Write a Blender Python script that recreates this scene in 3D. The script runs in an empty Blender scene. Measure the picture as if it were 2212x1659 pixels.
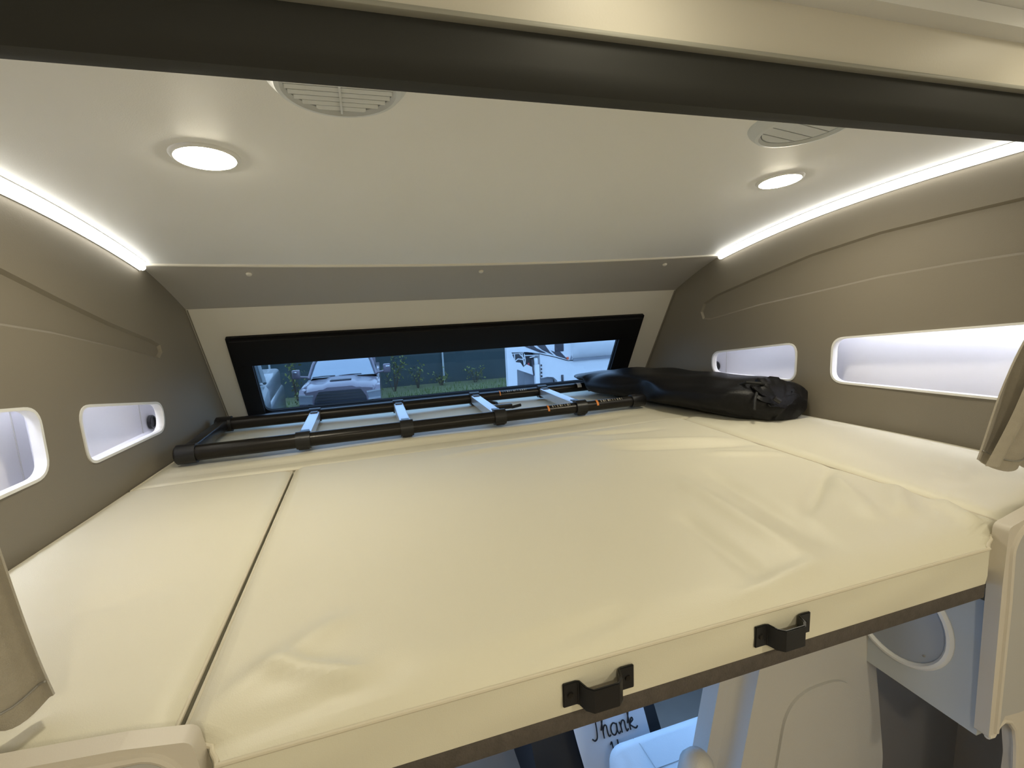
import bpy, bmesh, math, random
import numpy as np
from mathutils import Vector, Matrix
random.seed(7)
PI = math.pi
scene = bpy.context.scene
COL = scene.collection

# ------------------------------------------------------------------ camera
# metres; X right, Y towards the front window, Z up; z = 0 is the top of the bunk mattress
cam_d = bpy.data.cameras.new('camera')
cam_d.sensor_width = 36.0
cam_d.lens = 36.0 * 1036.06 / 2212.0
cam_d.clip_start = 0.02
cam = bpy.data.objects.new('camera', cam_d)
COL.objects.link(cam)
yaw, pitch, roll = math.radians(16.745), math.radians(-8.901), math.radians(-2.738)
fwd = Vector((math.sin(yaw) * math.cos(pitch), math.cos(yaw) * math.cos(pitch), math.sin(pitch)))
r0 = Vector((math.cos(yaw), -math.sin(yaw), 0))
u0 = r0.cross(fwd)
rgt = r0 * math.cos(roll) + u0 * math.sin(roll)
upv = -r0 * math.sin(roll) + u0 * math.cos(roll)
M = Matrix((rgt, upv, -fwd)).transposed().to_4x4()
M.translation = (0, 0, 0.40)
cam.matrix_world = M
scene.camera = cam

# ------------------------------------------------------------------ world, exposure
world = bpy.data.worlds.new('dusk_sky')
world.use_nodes = True
world.node_tree.nodes['Background'].inputs[0].default_value = (0.30, 0.545, 1.0, 1)
world.node_tree.nodes['Background'].inputs[1].default_value = 3.5
scene.world = world
vs = scene.view_settings
vs.view_transform = 'Standard'
vs.look = 'None'
vs.exposure = 1.0
vs.gamma = 1.0
vs.use_curve_mapping = False

# lamp strengths (emission of the fixtures the place has)
E_DOWN = 60.0
E_STRIP = 3.6
E_LIVING = 128.0
E_FASCIA = 7.5     # living-area downlights right beside the beam
E_CUBBY = 17.0

XC = 0.39          # centre line of the vehicle
FLOOR_Z = -1.25
GROUND_Z = -2.70

# ------------------------------------------------------------------ materials
def mat(name, color, rough=0.6, metal=0.0, noise=0.0, nscale=8.0, bump=0.0, bscale=200.0, coat=0.0,
        spec=0.5, bump_kind='noise', emit=None, estr=0.0, sheen=0.0):
    m = bpy.data.materials.new(name)
    m.use_nodes = True
    nt = m.node_tree
    b = nt.nodes['Principled BSDF']
    b.inputs['Base Color'].default_value = (*color, 1)
    b.inputs['Roughness'].default_value = rough
    b.inputs['Metallic'].default_value = metal
    b.inputs['Specular IOR Level'].default_value = spec
    b.inputs['Coat Weight'].default_value = coat
    b.inputs['Sheen Weight'].default_value = sheen
    tc = nt.nodes.new('ShaderNodeTexCoord')
    if noise > 0:
        n = nt.nodes.new('ShaderNodeTexNoise')
        n.inputs['Scale'].default_value = nscale
        n.inputs['Detail'].default_value = 4
        nt.links.new(tc.outputs['Object'], n.inputs['Vector'])
        mx = nt.nodes.new('ShaderNodeMix')
        mx.data_type = 'RGBA'
        mx.inputs['A'].default_value = (*[c * (1 - noise) for c in color], 1)
        mx.inputs['B'].default_value = (*[min(1, c * (1 + noise)) for c in color], 1)
        nt.links.new(n.outputs['Fac'], mx.inputs['Factor'])
        nt.links.new(mx.outputs['Result'], b.inputs['Base Color'])
    if bump > 0:
        if bump_kind == 'noise':
            t = nt.nodes.new('ShaderNodeTexNoise'); out = 'Fac'
            t.inputs['Detail'].default_value = 3
        else:
            t = nt.nodes.new('ShaderNodeTexVoronoi'); out = 'Distance'
        t.inputs['Scale'].default_value = bscale
        nt.links.new(tc.outputs['Object'], t.inputs['Vector'])
        bp = nt.nodes.new('ShaderNodeBump')
        bp.inputs['Strength'].default_value = bump
        bp.inputs['Distance'].default_value = 0.002
        nt.links.new(t.outputs[out], bp.inputs['Height'])
        nt.links.new(bp.outputs['Normal'], b.inputs['Normal'])
    if emit is not None:
        b.inputs['Emission Color'].default_value = (*emit, 1)
        b.inputs['Emission Strength'].default_value = estr
    return m

def glass_mat(name, tint, gloss=0.06):
    m = bpy.data.materials.new(name)
    m.use_nodes = True
    nt = m.node_tree
    nt.nodes.remove(nt.nodes['Principled BSDF'])
    out = nt.nodes['Material Output']
    tr = nt.nodes.new('ShaderNodeBsdfTransparent')
    tr.inputs[0].default_value = (*tint, 1)
    gl = nt.nodes.new('ShaderNodeBsdfGlossy')
    gl.inputs['Roughness'].default_value = 0.02
    mx = nt.nodes.new('ShaderNodeMixShader')
    mx.inputs[0].default_value = gloss
    nt.links.new(tr.outputs[0], mx.inputs[1])
    nt.links.new(gl.outputs[0], mx.inputs[2])
    nt.links.new(mx.outputs[0], out.inputs['Surface'])
    return m

MT = {}
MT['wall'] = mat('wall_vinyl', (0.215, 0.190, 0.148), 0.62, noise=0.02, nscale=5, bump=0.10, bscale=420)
MT['ceil'] = mat('ceiling_vinyl', (0.84, 0.85, 0.85), 0.50, noise=0.015, nscale=4, bump=0.10, bscale=500)
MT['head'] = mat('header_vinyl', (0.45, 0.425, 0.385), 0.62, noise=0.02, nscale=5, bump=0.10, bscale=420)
MT['cream'] = mat('cream_panel', (0.70, 0.67, 0.59), 0.42, noise=0.015, nscale=4, bump=0.05, bscale=400)
MT['beam'] = mat('charcoal_trim', (0.032, 0.033, 0.031), 0.6, noise=0.04, nscale=9, bump=0.04, bscale=900, spec=0.3)
MT['lip'] = mat('grey_lip', (0.34, 0.34, 0.30), 0.5, noise=0.03)
MT['mattress'] = mat('cream_vinyl', (0.705, 0.67, 0.535), 0.48, noise=0.02, nscale=6, bump=0.12, bscale=700)
MT['piping'] = mat('cream_piping', (0.64, 0.585, 0.46), 0.5, noise=0.03, bump=0.1, bscale=500)
MT['felt'] = mat('dark_felt', (0.085, 0.072, 0.062), 0.95, noise=0.35, nscale=90, bump=0.6, bscale=350)
MT['board'] = mat('platform_board', (0.10, 0.09, 0.08), 0.8, noise=0.2, nscale=20)
MT['blackmetal'] = mat('black_metal', (0.012, 0.012, 0.013), 0.38, metal=0.2, noise=0.1, bump=0.05, bscale=300)
MT['blackplast'] = mat('black_plastic', (0.010, 0.010, 0.011), 0.35, noise=0.1, bump=0.04, bscale=300)
MT['frameblack'] = mat('matt_black_frame', (0.006, 0.006, 0.007), 0.6, noise=0.1, bump=0.04, bscale=300, spec=0.2)
MT['anod'] = mat('black_anodised', (0.018, 0.016, 0.014), 0.28, metal=0.45, noise=0.15, nscale=30)
MT['alu'] = mat('brushed_aluminium', (0.62, 0.64, 0.68), 0.33, metal=0.7, noise=0.06, nscale=60)
MT['orange'] = mat('orange_print', (0.75, 0.25, 0.05), 0.5, noise=0.1)
MT['greyprint'] = mat('grey_print', (0.35, 0.33, 0.28), 0.5, noise=0.1)
MT['whitelab'] = mat('white_label', (0.8, 0.8, 0.8), 0.5, noise=0.03)
MT['white'] = mat('white_plastic', (0.80, 0.81, 0.82), 0.4, noise=0.02)
MT['ventwhite'] = mat('cool_white_plastic', (0.66, 0.70, 0.74), 0.45, noise=0.02)
MT['whitecub'] = mat('white_cubby', (0.76, 0.76, 0.80), 0.5, noise=0.01, nscale=40)
MT['rim'] = mat('white_rim', (0.80, 0.80, 0.78), 0.4, noise=0.01)
MT['bag'] = mat('black_nylon', (0.005, 0.005, 0.006), 0.42, noise=0.2, nscale=20, bump=0.25, bscale=260, spec=0.22)
MT['cord'] = mat('black_cord', (0.006, 0.006, 0.006), 0.7, noise=0.2, bump=0.3, bscale=500)
MT['linen'] = mat('taupe_linen', (0.40, 0.36, 0.29), 0.9, noise=0.12, nscale=60, bump=0.5, bscale=900, sheen=0.2)
MT['linenedge'] = mat('dark_linen_lining', (0.10, 0.085, 0.07), 0.9, noise=0.1, bump=0.3, bscale=700)
MT['mould'] = mat('beige_moulding', (0.62, 0.57, 0.49), 0.45, noise=0.015, bump=0.05, bscale=500)
MT['mouldgrey'] = mat('grey_moulding', (0.46, 0.45, 0.43), 0.5, noise=0.015, bump=0.05, bscale=500)
MT['cabpanel'] = mat('cab_grey_panel', (0.56, 0.60, 0.63), 0.5, noise=0.02, bump=0.06, bscale=500)
MT['discgrey'] = mat('cover_grey', (0.38, 0.42, 0.49), 0.5, noise=0.02)
MT['cabbrown'] = mat('cab_taupe_panel', (0.44, 0.40, 0.35), 0.7, noise=0.04, bump=0.1, bscale=400)
MT['leather'] = mat('pale_leather', (0.55, 0.535, 0.505), 0.45, noise=0.02, bump=0.15, bscale=500, bump_kind='voronoi')
MT['leatherw'] = mat('white_leather', (0.72, 0.73, 0.74), 0.42, noise=0.015, bump=0.12, bscale=500, bump_kind='voronoi')
MT['seam'] = mat('seam_stitch', (0.30, 0.29, 0.27), 0.7, noise=0.05)
MT['seamlight'] = mat('pale_stitch', (0.48, 0.49, 0.5), 0.7, noise=0.05)
MT['dash'] = mat('dark_dash', (0.010, 0.011, 0.013), 0.6, noise=0.1, bump=0.1, bscale=300)
MT['paper'] = mat('card_paper', (0.70, 0.73, 0.78), 0.7, noise=0.02)
MT['ink'] = mat('black_ink', (0.008, 0.008, 0.012), 0.6, noise=0.05)
MT['glass'] = glass_mat('window_glass', (0.58, 0.575, 0.555), 0.02)
MT['wglass'] = glass_mat('windshield_glass', (0.9, 0.95, 0.96), 0.05)
MT['down'] = mat('downlight_lens', (0.9, 0.9, 0.85), 0.4, noise=0.01, emit=(1.0, 0.91, 0.71), estr=E_DOWN)
MT['downl'] = mat('living_downlight_lens', (0.9, 0.9, 0.85), 0.4, noise=0.01, emit=(1.0, 0.90, 0.67), estr=E_LIVING)
MT['downf'] = mat('fascia_downlight_lens', (0.9, 0.9, 0.85), 0.4, noise=0.01, emit=(1.0, 0.90, 0.67), estr=E_FASCIA)
MT['strip'] = mat('strip_diffuser', (0.9, 0.9, 0.9), 0.4, noise=0.01, emit=(1.0, 0.98, 0.90), estr=E_STRIP)
MT['cubled'] = mat('cubby_tape', (0.9, 0.9, 0.9), 0.4, noise=0.01, emit=(0.79, 0.84, 1.0), estr=E_CUBBY)
MT['floor'] = mat('vinyl_floor', (0.38, 0.32, 0.26), 0.5, noise=0.15, nscale=6, bump=0.1, bscale=60)
# outdoors
MT['asphalt'] = mat('wet_asphalt', (0.16, 0.16, 0.16), 0.6, noise=0.25, nscale=3, bump=0.4, bscale=60)
MT['grass'] = mat('grass_blades', (0.10, 0.15, 0.03), 0.8, noise=0.4, nscale=3)
MT['verge'] = mat('verge_soil', (0.11, 0.125, 0.055), 0.9, noise=0.5, nscale=4, bump=0.5, bscale=30)
MT['fence'] = mat('green_fence_mesh', (0.030, 0.052, 0.055), 0.75, noise=0.25, nscale=2.5, bump=0.3, bscale=40)
MT['post'] = mat('galvanised_post', (0.42, 0.46, 0.46), 0.45, metal=0.3, noise=0.1)
MT['leaf'] = mat('shrub_leaf', (0.13, 0.15, 0.03), 0.7, noise=0.5, nscale=9)
MT['twig'] = mat('shrub_twig', (0.06, 0.045, 0.03), 0.9, noise=0.2)
MT['paint'] = mat('plum_grey_paint', (0.15, 0.125, 0.155), 0.28, metal=0.3, noise=0.04, nscale=3, coat=0.45)
MT['chrome'] = mat('chrome_trim', (0.70, 0.72, 0.75), 0.15, metal=0.9, noise=0.03)
MT['grille'] = mat('black_grille', (0.010, 0.012, 0.02), 0.5, noise=0.1)
MT['lamp'] = mat('headlamp_glass', (0.25, 0.27, 0.30), 0.1, metal=0.3, noise=0.05)
MT['tglass'] = mat('truck_glass', (0.30, 0.34, 0.38), 0.08, metal=0.55, noise=0.05, nscale=1.5)
MT['carglass'] = mat('dark_car_glass', (0.03, 0.045, 0.05), 0.15, noise=0.05, spec=0.4)
MT['tyre'] = mat('tyre_rubber', (0.015, 0.015, 0.015), 0.85, noise=0.1, bump=0.3, bscale=80)
MT['paint2'] = mat('grey_green_paint', (0.085, 0.105, 0.11), 0.35, metal=0.1, noise=0.03, coat=0.3)
MT['trailer'] = mat('white_fibreglass', (0.74, 0.74, 0.75), 0.35, noise=0.02, nscale=2)
MT['trgrey'] = mat('trailer_grey', (0.24, 0.25, 0.28), 0.5, noise=0.05)
MT['decal'] = mat('dark_decal', (0.055, 0.05, 0.06), 0.4, noise=0.05)
MT['marker'] = mat('orange_marker', (0.75, 0.13, 0.05), 0.4, noise=0.05)
MT['red'] = mat('red_tag', (0.4, 0.03, 0.04), 0.5, noise=0.05)

# ------------------------------------------------------------------ mesh helpers
def finish(name, bm, m, parent=None, smooth=35):
    bmesh.ops.remove_doubles(bm, verts=bm.verts, dist=1e-6)
    bmesh.ops.recalc_face_normals(bm, faces=bm.faces)
    me = bpy.data.meshes.new(name)
    bm.to_mesh(me)
    bm.free()
    return finish_mesh(name, me, m, parent, smooth)

def finish_mesh(name, me, m, parent=None, smooth=35):
    if smooth:
        for p in me.polygons:
            p.use_smooth = True
        me.set_sharp_from_angle(angle=math.radians(smooth))
    me.materials.clear()
    me.materials.append(MT[m])
    o = bpy.data.objects.new(name, me)
    COL.objects.link(o)
    if parent is not None:
        o.parent = parent
    return o

def thing(name, label, cat, loc=(0, 0, 0), rot=(0, 0, 0), group=None):
    o = bpy.data.objects.new(name, None)
    COL.objects.link(o)
    o.empty_display_size = 0.05
    o.location = loc
    o.rotation_euler = rot
    tag(o, label, cat, group)
    return o

def tag(o, label=None, cat=None, group=None, kind=None):
    if label: o['label'] = label
    if cat: o['category'] = cat
    if group: o['group'] = group
    if kind: o['kind'] = kind
    return o

def struct(name, bm, m, label=None, smooth=35):
    o = finish(name, bm, m, None, smooth)
    return tag(o, label, None, None, 'structure')

def box(bm, x0, x1, y0, y1, z0, z1, bev=0.0, seg=2):
    r = bmesh.ops.create_cube(bm, size=1.0)
    for v in r['verts']:
        v.co = Vector(((x0 + x1) / 2 + v.co.x * (x1 - x0), (y0 + y1) / 2 + v.co.y * (y1 - y0), (z0 + z1) / 2 + v.co.z * (z1 - z0)))
    if bev > 0:
        es = list({e for v in r['verts'] for e in v.link_edges})
        bmesh.ops.bevel(bm, geom=es, offset=bev, segments=seg, affect='EDGES', profile=0.5)
    return bm

def B(*a, **k):
    return box(bmesh.new(), *a, **k)

def tube(bm, pts, r, n=10, closed=False, flat=None, cap=True):
    pts = [Vector(p) for p in pts]
    N = len(pts)
    rs = r if isinstance(r, (list, tuple)) else [r] * N
    rings = []
    prev = None
    for i, p in enumerate(pts):
        if closed:
            t = (pts[(i + 1) % N] - pts[i - 1])
        else:
            t = pts[min(i + 1, N - 1)] - pts[max(i - 1, 0)]
        t.normalize()
        if prev is None:
            a = Vector((0, 0, 1)) if abs(t.z) < 0.9 else Vector((0, 1, 0))
            nrm = (a - t * a.dot(t)).normalized()
        else:
            nrm = (prev - t * prev.dot(t)).normalized()
        prev = nrm
        bn = t.cross(nrm)
        ring = []
        for k in range(n):
            c, s = math.cos(2 * PI * k / n), math.sin(2 * PI * k / n)
            ring.append(bm.verts.new(p + (nrm * c + bn * s) * rs[i]))
        rings.append(ring)
    for i in range(N if closed else N - 1):
        a, b = rings[i], rings[(i + 1) % N]
        for k in range(n):
            bm.faces.new((a[k], a[(k + 1) % n], b[(k + 1) % n], b[k]))
    if cap and not closed:
        bm.faces.new(rings[0][::-1])
        bm.faces.new(rings[-1])
    return bm

def TB(*a, **k):
    return tube(bmesh.new(), *a, **k)

def prism(bm, outline, fn0, fn1):
    """closed solid from a 2-D outline; fn0/fn1 map (a,b) to the two end faces"""
    v0 = [bm.verts.new(fn0(a, b)) for a, b in outline]
    v1 = [bm.verts.new(fn1(a, b)) for a, b in outline]
    bm.faces.new(v0[::-1])
    bm.faces.new(v1)
    n = len(outline)
    for i in range(n):
        bm.faces.new((v0[i], v0[(i + 1) % n], v1[(i + 1) % n], v1[i]))
    return bm

def prism_y(outline, y0, y1, bev=0):
    bm = prism(bmesh.new(), outline, lambda a, b: (a, y0, b), lambda a, b: (a, y1, b))
    bmesh.ops.recalc_face_normals(bm, faces=bm.faces)
    if bev:
        bmesh.ops.bevel(bm, geom=list(bm.edges), offset=bev, segments=2, affect='EDGES', profile=0.5)
    return bm

def prism_x(outline, x0, x1, bev=0):
    bm = prism(bmesh.new(), outline, lambda a, b: (x0, a, b), lambda a, b: (x1, a, b))
    bmesh.ops.recalc_face_normals(bm, faces=bm.faces)
    if bev:
        bmesh.ops.bevel(bm, geom=list(bm.edges), offset=bev, segments=2, affect='EDGES', profile=0.5)
    return bm

def round_poly(pts, radii, n=7):
    """polygon with rounded corners; radii per corner or one value"""
    N = len(pts)
    if not isinstance(radii, (list, tuple)):
        radii = [radii] * N
    out = []
    for i in range(N):
        p, a, b = Vector(pts[i]), Vector(pts[i - 1]), Vector(pts[(i + 1) % N])
        r = radii[i]
        if r <= 0:
            out.append(tuple(p)); continue
        da, db = (a - p).normalized(), (b - p).normalized()
        ang = da.angle(db)
        d = min(r / math.tan(ang / 2), (a - p).length * 0.49, (b - p).length * 0.49)
        s, e = p + da * d, p + db * d
        for k in range(n + 1):
            t = k / n
            q = s * (1 - t) ** 2 + p * 2 * t * (1 - t) + e * t * t
            out.append(tuple(q))
    return out

def offset_poly(pts, d):
    """move a closed outline outwards by d"""
    N = len(pts)
    area = sum(pts[i][0] * pts[(i + 1) % N][1] - pts[(i + 1) % N][0] * pts[i][1] for i in range(N))
    sg = 1 if area > 0 else -1
    out = []
    for i in range(N):
        a, p, b = Vector(pts[i - 1]), Vector(pts[i]), Vector(pts[(i + 1) % N])
        t = (b - a)
        if t.length < 1e-9: t = Vector((1, 0))
        t.normalize()
        out.append((p.x + sg * t.y * d, p.y - sg * t.x * d))
    return out

def ring_solid(inner, outer, fn0, fn1):
    bm = bmesh.new()
    n = len(inner)
    L = [[bm.verts.new(f(a, b)) for a, b in o] for f, o in ((fn0, inner), (fn0, outer), (fn1, outer), (fn1, inner))]
    for j in range(4):
        A, Bq = L[j], L[(j + 1) % 4]
        for i in range(n):
            bm.faces.new((A[i], A[(i + 1) % n], Bq[(i + 1) % n], Bq[i]))
    return bm

def lathe(bm, prof, n=32, axis='z', cen=(0, 0, 0)):
    """prof: list of (radius, height)"""
    rings = []
    for r, hh in prof:
        if r < 1e-6:
            rings.append([bm.verts.new((0, 0, hh))])
        else:
            rings.append([bm.verts.new((r * math.cos(2 * PI * k / n), r * math.sin(2 * PI * k / n), hh)) for k in range(n)])
    for a, b in zip(rings[:-1], rings[1:]):
        for k in range(n):
            k2 = (k + 1) % n
            if len(a) == 1 and len(b) == 1: continue
            if len(a) == 1: bm.faces.new((a[0], b[k], b[k2]))
            elif len(b) == 1: bm.faces.new((a[k], a[k2], b[0]))
            else: bm.faces.new((a[k], a[k2], b[k2], b[k]))
    vs_ = [v for R in rings for v in R]
    for v in vs_:
        x, y, z = v.co
        if axis == 'y': v.co = (x, z, y)
        elif axis == 'x': v.co = (z, x, y)
        v.co += Vector(cen)
    return bm

def surf(fn, nu, nv, thick=None):
    """grid surface fn(u,v) in 0..1; thick = vector added for the back side"""
    bm = bmesh.new()
    def grid(off):
        return [[bm.verts.new(Vector(fn(i / nu, j / nv)) + off) for j in range(nv + 1)] for i in range(nu + 1)]
    g = grid(Vector((0, 0, 0)))
    gs = [g]
    if thick is not None:
        gs.append(grid(Vector(thick)))
    for q in gs:
        for i in range(nu):
            for j in range(nv):
                bm.faces.new((q[i][j], q[i + 1][j], q[i + 1][j + 1], q[i][j + 1]))
    if thick is not None:
        a, b = gs
        def stitch(p, q):
            for i in range(len(p) - 1):
                bm.faces.new((p[i], p[i + 1], q[i + 1], q[i]))
        stitch(a[0], b[0]); stitch(a[-1], b[-1])
        stitch([r[0] for r in a], [r[0] for r in b]); stitch([r[-1] for r in a], [r[-1] for r in b])
    return bm

def boolean_cut(base_bm, cutters):
    me = bpy.data.meshes.new('base'); 
    bmesh.ops.recalc_face_normals(base_bm, faces=base_bm.faces)
    base_bm.to_mesh(me); base_bm.free()
    o = bpy.data.objects.new('base', me); COL.objects.link(o)
    tmp = []
    for c in cutters:
        bmesh.ops.recalc_face_normals(c, faces=c.faces)
        cm = bpy.data.meshes.new('cut'); c.to_mesh(cm); c.free()
        co = bpy.data.objects.new('cut', cm); COL.objects.link(co); tmp.append(co)
        md = o.modifiers.new('b', 'BOOLEAN'); md.operation = 'DIFFERENCE'; md.object = co; md.solver = 'EXACT'
    dg = bpy.context.evaluated_depsgraph_get(); dg.update()
    res = bpy.data.meshes.new_from_object(o.evaluated_get(dg))
    for q in tmp + [o]:
        m_ = q.data; bpy.data.objects.remove(q); bpy.data.meshes.remove(m_)
    return res

def copy_thing(root, **kw):
    r = root.copy(); COL.objects.link(r)
    for ch in list(root.children):
        c = ch.copy(); COL.objects.link(c); c.parent = r
        for g in list(ch.children):
            d = g.copy(); COL.objects.link(d); d.parent = c
    for k, v in kw.items():
        setattr(r, k, v)
    return r

# ------------------------------------------------------------------ bunk shell geometry
WY = [-3.0, 0.5, 0.8, 1.2, 1.6, 2.1, 2.4]
WW = [1.03, 1.03, 1.02, 0.99, 0.965, 0.935, 0.92]
def wy(y):  # half width of the bunk at y
    return float(np.interp(y, WY, WW))
CP = np.polyfit([0.3, 0.45, 0.6, 0.73, 0.86, 1.03, 1.23, 1.42, 1.6], [0.718, 0.717, 0.714, 0.709, 0.702, 0.685, 0.654, 0.616, 0.572], 3)
def cz(y):  # height of the bunk ceiling at y
    return float(np.polyval(CP, y))

# ---- side walls: a plate with the cubby openings and a long tapered recess cut out, bent to the plan curve of the body
REC_R = [(0.55, 0.60), (0.72, 0.59), (0.85, 0.58), (1.018, 0.563), (1.22, 0.526), (1.414, 0.475), (1.62, 0.416), (1.685, 0.385), (1.703, 0.35), (1.69, 0.32), (1.65, 0.318),
         (1.41, 0.37), (1.214, 0.402), (1.01, 0.437), (0.84, 0.456), (0.71, 0.466), (0.55, 0.472)]
REC_L = [(0.55, 0.60), (0.80, 0.585), (1.0, 0.543), (1.103, 0.515), (1.232, 0.47), (1.414, 0.412), (1.60, 0.362), (1.645, 0.345), (1.652, 0.322), (1.63, 0.307), (1.60, 0.312),
         (1.416, 0.351), (1.21, 0.393), (1.076, 0.414), (0.80, 0.452), (0.55, 0.475)]
SMALL_R = round_poly([(1.252, 0.244), (1.632, 0.186), (1.632, 0.100), (1.252, 0.113)], [0.036, 0.042, 0.042, 0.036])
SMALL_L = round_poly([(1.232, 0.240), (1.598, 0.182), (1.592, 0.100), (1.236, 0.106)], [0.036, 0.042, 0.042, 0.036])
BIG_R = round_poly([(0.60, 0.326), (1.132, 0.263), (1.132, 0.126), (0.60, 0.139)], [0.03, 0.04, 0.04, 0.03])
BIG_L = round_poly([(0.60, 0.326), (1.122, 0.258), (1.120, 0.124), (0.60, 0.128)], [0.03, 0.04, 0.04, 0.03])
WALL_T = 0.013

def wall_outline():
    top = [(2.14, -0.12), (2.19, -0.12), (1.875, 0.465), (1.60, 0.60)]
    ys = np.linspace(1.5, 0.45, 12)
    top += [(float(y), cz(float(y)) + 0.025) for y in ys]
    return [(0.46, -0.12)] + top[0:1] + top[1:]

def build_wall(side, rec, small, big, name, label):
    bm = bmesh.new()
    prism(bm, [(0.46, -0.12), (2.19, -0.12), (1.88, 0.46), (1.60, 0.60)] + [(float(y), cz(float(y)) + 0.025) for y in np.linspace(1.5, 0.46, 12)],
          lambda a, b: (0.0, a, b), lambda a, b: (WALL_T, a, b))
    for y in np.arange(0.5, 2.15, 0.04):
        bmesh.ops.bisect_plane(bm, geom=list(bm.verts) + list(bm.edges) + list(bm.faces), plane_co=(0, float(y), 0), plane_no=(0, 1, 0), dist=1e-6)
    cut = []
    for o_ in (small, big):
        cut.append(prism(bmesh.new(), o_, lambda a, b: (-0.05, a, b), lambda a, b: (0.1, a, b)))
    # recess: sloped sides, 9 mm deep
    inner = offset_poly(rec, -0.006)
    c = bmesh.new()
    v0 = [c.verts.new((-0.004, a, b)) for a, b in offset_poly(rec, 0.003)]
    v1 = [c.verts.new((0.008, a, b)) for a, b in inner]
    c.faces.new(v0[::-1]); c.faces.new(v1)
    n = len(v0)
    for i in range(n):
        c.faces.new((v0[i], v0[(i + 1) % n], v1[(i + 1) % n], v1[i]))
    cut.append(c)
    me = boolean_cut(bm, cut)
    for v in me.vertices:
        u, y, z = v.co
        v.co = (XC + side * (wy(y) + u), y, z)
    if side < 0:
        me.flip_normals()
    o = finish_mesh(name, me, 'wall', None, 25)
    tag(o, label, None, None, 'structure')
    # white edging of the two openings
    for ol in (small, big):
        d1, d0 = offset_poly(ol, 0.002), offset_poly(ol, -0.004)
        def f(u): return lambda a, b: (XC + side * (wy(a) + u), a, b)
        finish('opening_rim', ring_solid(d0, d1, f(-0.0025), f(WALL_T + 0.004)), 'rim', o)
    # white cubby behind the wall: back, top, bottom, ends and a partition seam
    dp = 0.075
    def P(y, z, u): return (XC + side * (wy(y) + u), y, z)
    for (ya, yb) in ((0.50, 1.205), (1.212, 1.73)):
        n = 10
        lin = bmesh.new()
        sec = [(WALL_T, 0.36), (dp - 0.015, 0.36), (dp, 0.345), (dp, 0.09), (dp - 0.01, 0.08), (WALL_T, 0.08)]
        rows = []
        for i in range(n + 1):
            y = ya + (yb - ya) * i / n
            rows.append([lin.verts.new(P(y, z, u)) for u, z in sec])
        for i in range(n):
            for k in range(len(sec) - 1):
                lin.faces.new((rows[i][k], rows[i + 1][k], rows[i + 1][k + 1], rows[i][k + 1]))
        lin.faces.new(rows[0]); lin.faces.new(rows[-1][::-1])
        lo = finish('cubby_liner', lin, 'whitecub', o, 20)
        # LED tape under the cubby ceiling, just behind the wall
        t = bmesh.new()
        m_ = 8
        for i in range(m_):
            y1_, y2_ = ya + 0.03 + (yb - ya - 0.06) * i / m_, ya + 0.03 + (yb - ya - 0.06) * (i + 1) / m_
            q = [t.verts.new(P(y, z, u)) for y, u, z in ((y1_, .035, .357), (y2_, .035, .357), (y2_, .047, .357), (y1_, .047, .357))]
            q2 = [t.verts.new(P(y, z, u)) for y, u, z in ((y1_, .035, .3535), (y2_, .035, .3535), (y2_, .047, .3535), (y1_, .047, .3535))]
            t.faces.new(q); t.faces.new(q2[::-1])
            for k in range(4): t.faces.new((q[k], q[(k + 1) % 4], q2[(k + 1) % 4], q2[k]))
        finish('led_tape', t, 'cubled', lo, 0)
        # joint strip between back panel and end panel
        yj = yb - (0.034 if yb < 1.3 else 0.094)
        finish('joint_bead', TB([P(yj, z, dp - 0.001) for z in np.linspace(0.09, 0.345, 6)], 0.001, 6), 'mouldgrey', lo)
    return o

wall_left = build_wall(-1, REC_L, SMALL_L, BIG_L, 'wall_left', 'taupe vinyl bunk wall on the left with lit cubby openings')
wall_right = build_wall(1, REC_R, SMALL_R, BIG_R, 'wall_right', 'taupe vinyl bunk wall on the right with lit cubby openings')

# ---- bunk ceiling, sagging slightly at its front edge
def ceil_fn(u, v):
    y = 0.44 + (1.602 - 0.44) * v
    x = XC + (2 * u - 1) * (wy(y) + 0.012)
    t = max(0.0, (y - 1.15) / 0.45)
    sag = 0.018 * (1 - ((x - XC) / 0.97) ** 2) * t * t
    return (x, y, cz(y) - sag)
ceiling = struct('ceiling', surf(ceil_fn, 24, 30, (0, 0, 0.02)), 'ceil', 'pale curved vinyl ceiling over the bunk')
lip = [ceil_fn(i / 30 * 0.976 + 0.012, 1.0) for i in range(31)]
finish('edge_bead', TB([(x, y + 0.001, z + 0.001) for x, y, z in lip], 0.0065, 8), 'cream', ceiling)

# ---- sloped header panel between ceiling and front wall, with three push caps
def head_fn(u, v):
    y = 1.603 + (1.868 - 1.603) * v
    x = XC + (2 * u - 1) * (wy(y) + 0.01)
    a = ceil_fn(u, 1.0)[2] - 0.004
    z = a + (0.445 - a) * v + 0.006 * math.sin(PI * v)
    return (x, y, z)
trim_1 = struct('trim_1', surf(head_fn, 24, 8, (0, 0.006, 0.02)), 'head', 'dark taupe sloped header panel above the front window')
for u in (0.137, 0.507, 0.884):
    p = Vector(head_fn(u, 0.17))
    bm = lathe(bmesh.new(), [(0.0085, 0.0), (0.0085, -0.003), (0.006, -0.006), (0.0, -0.007)], 16)
    c = finish('push_cap', bm, 'cream', trim_1)
    c.location = p
    c.rotation_euler = (math.radians(-26), 0, 0)

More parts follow.
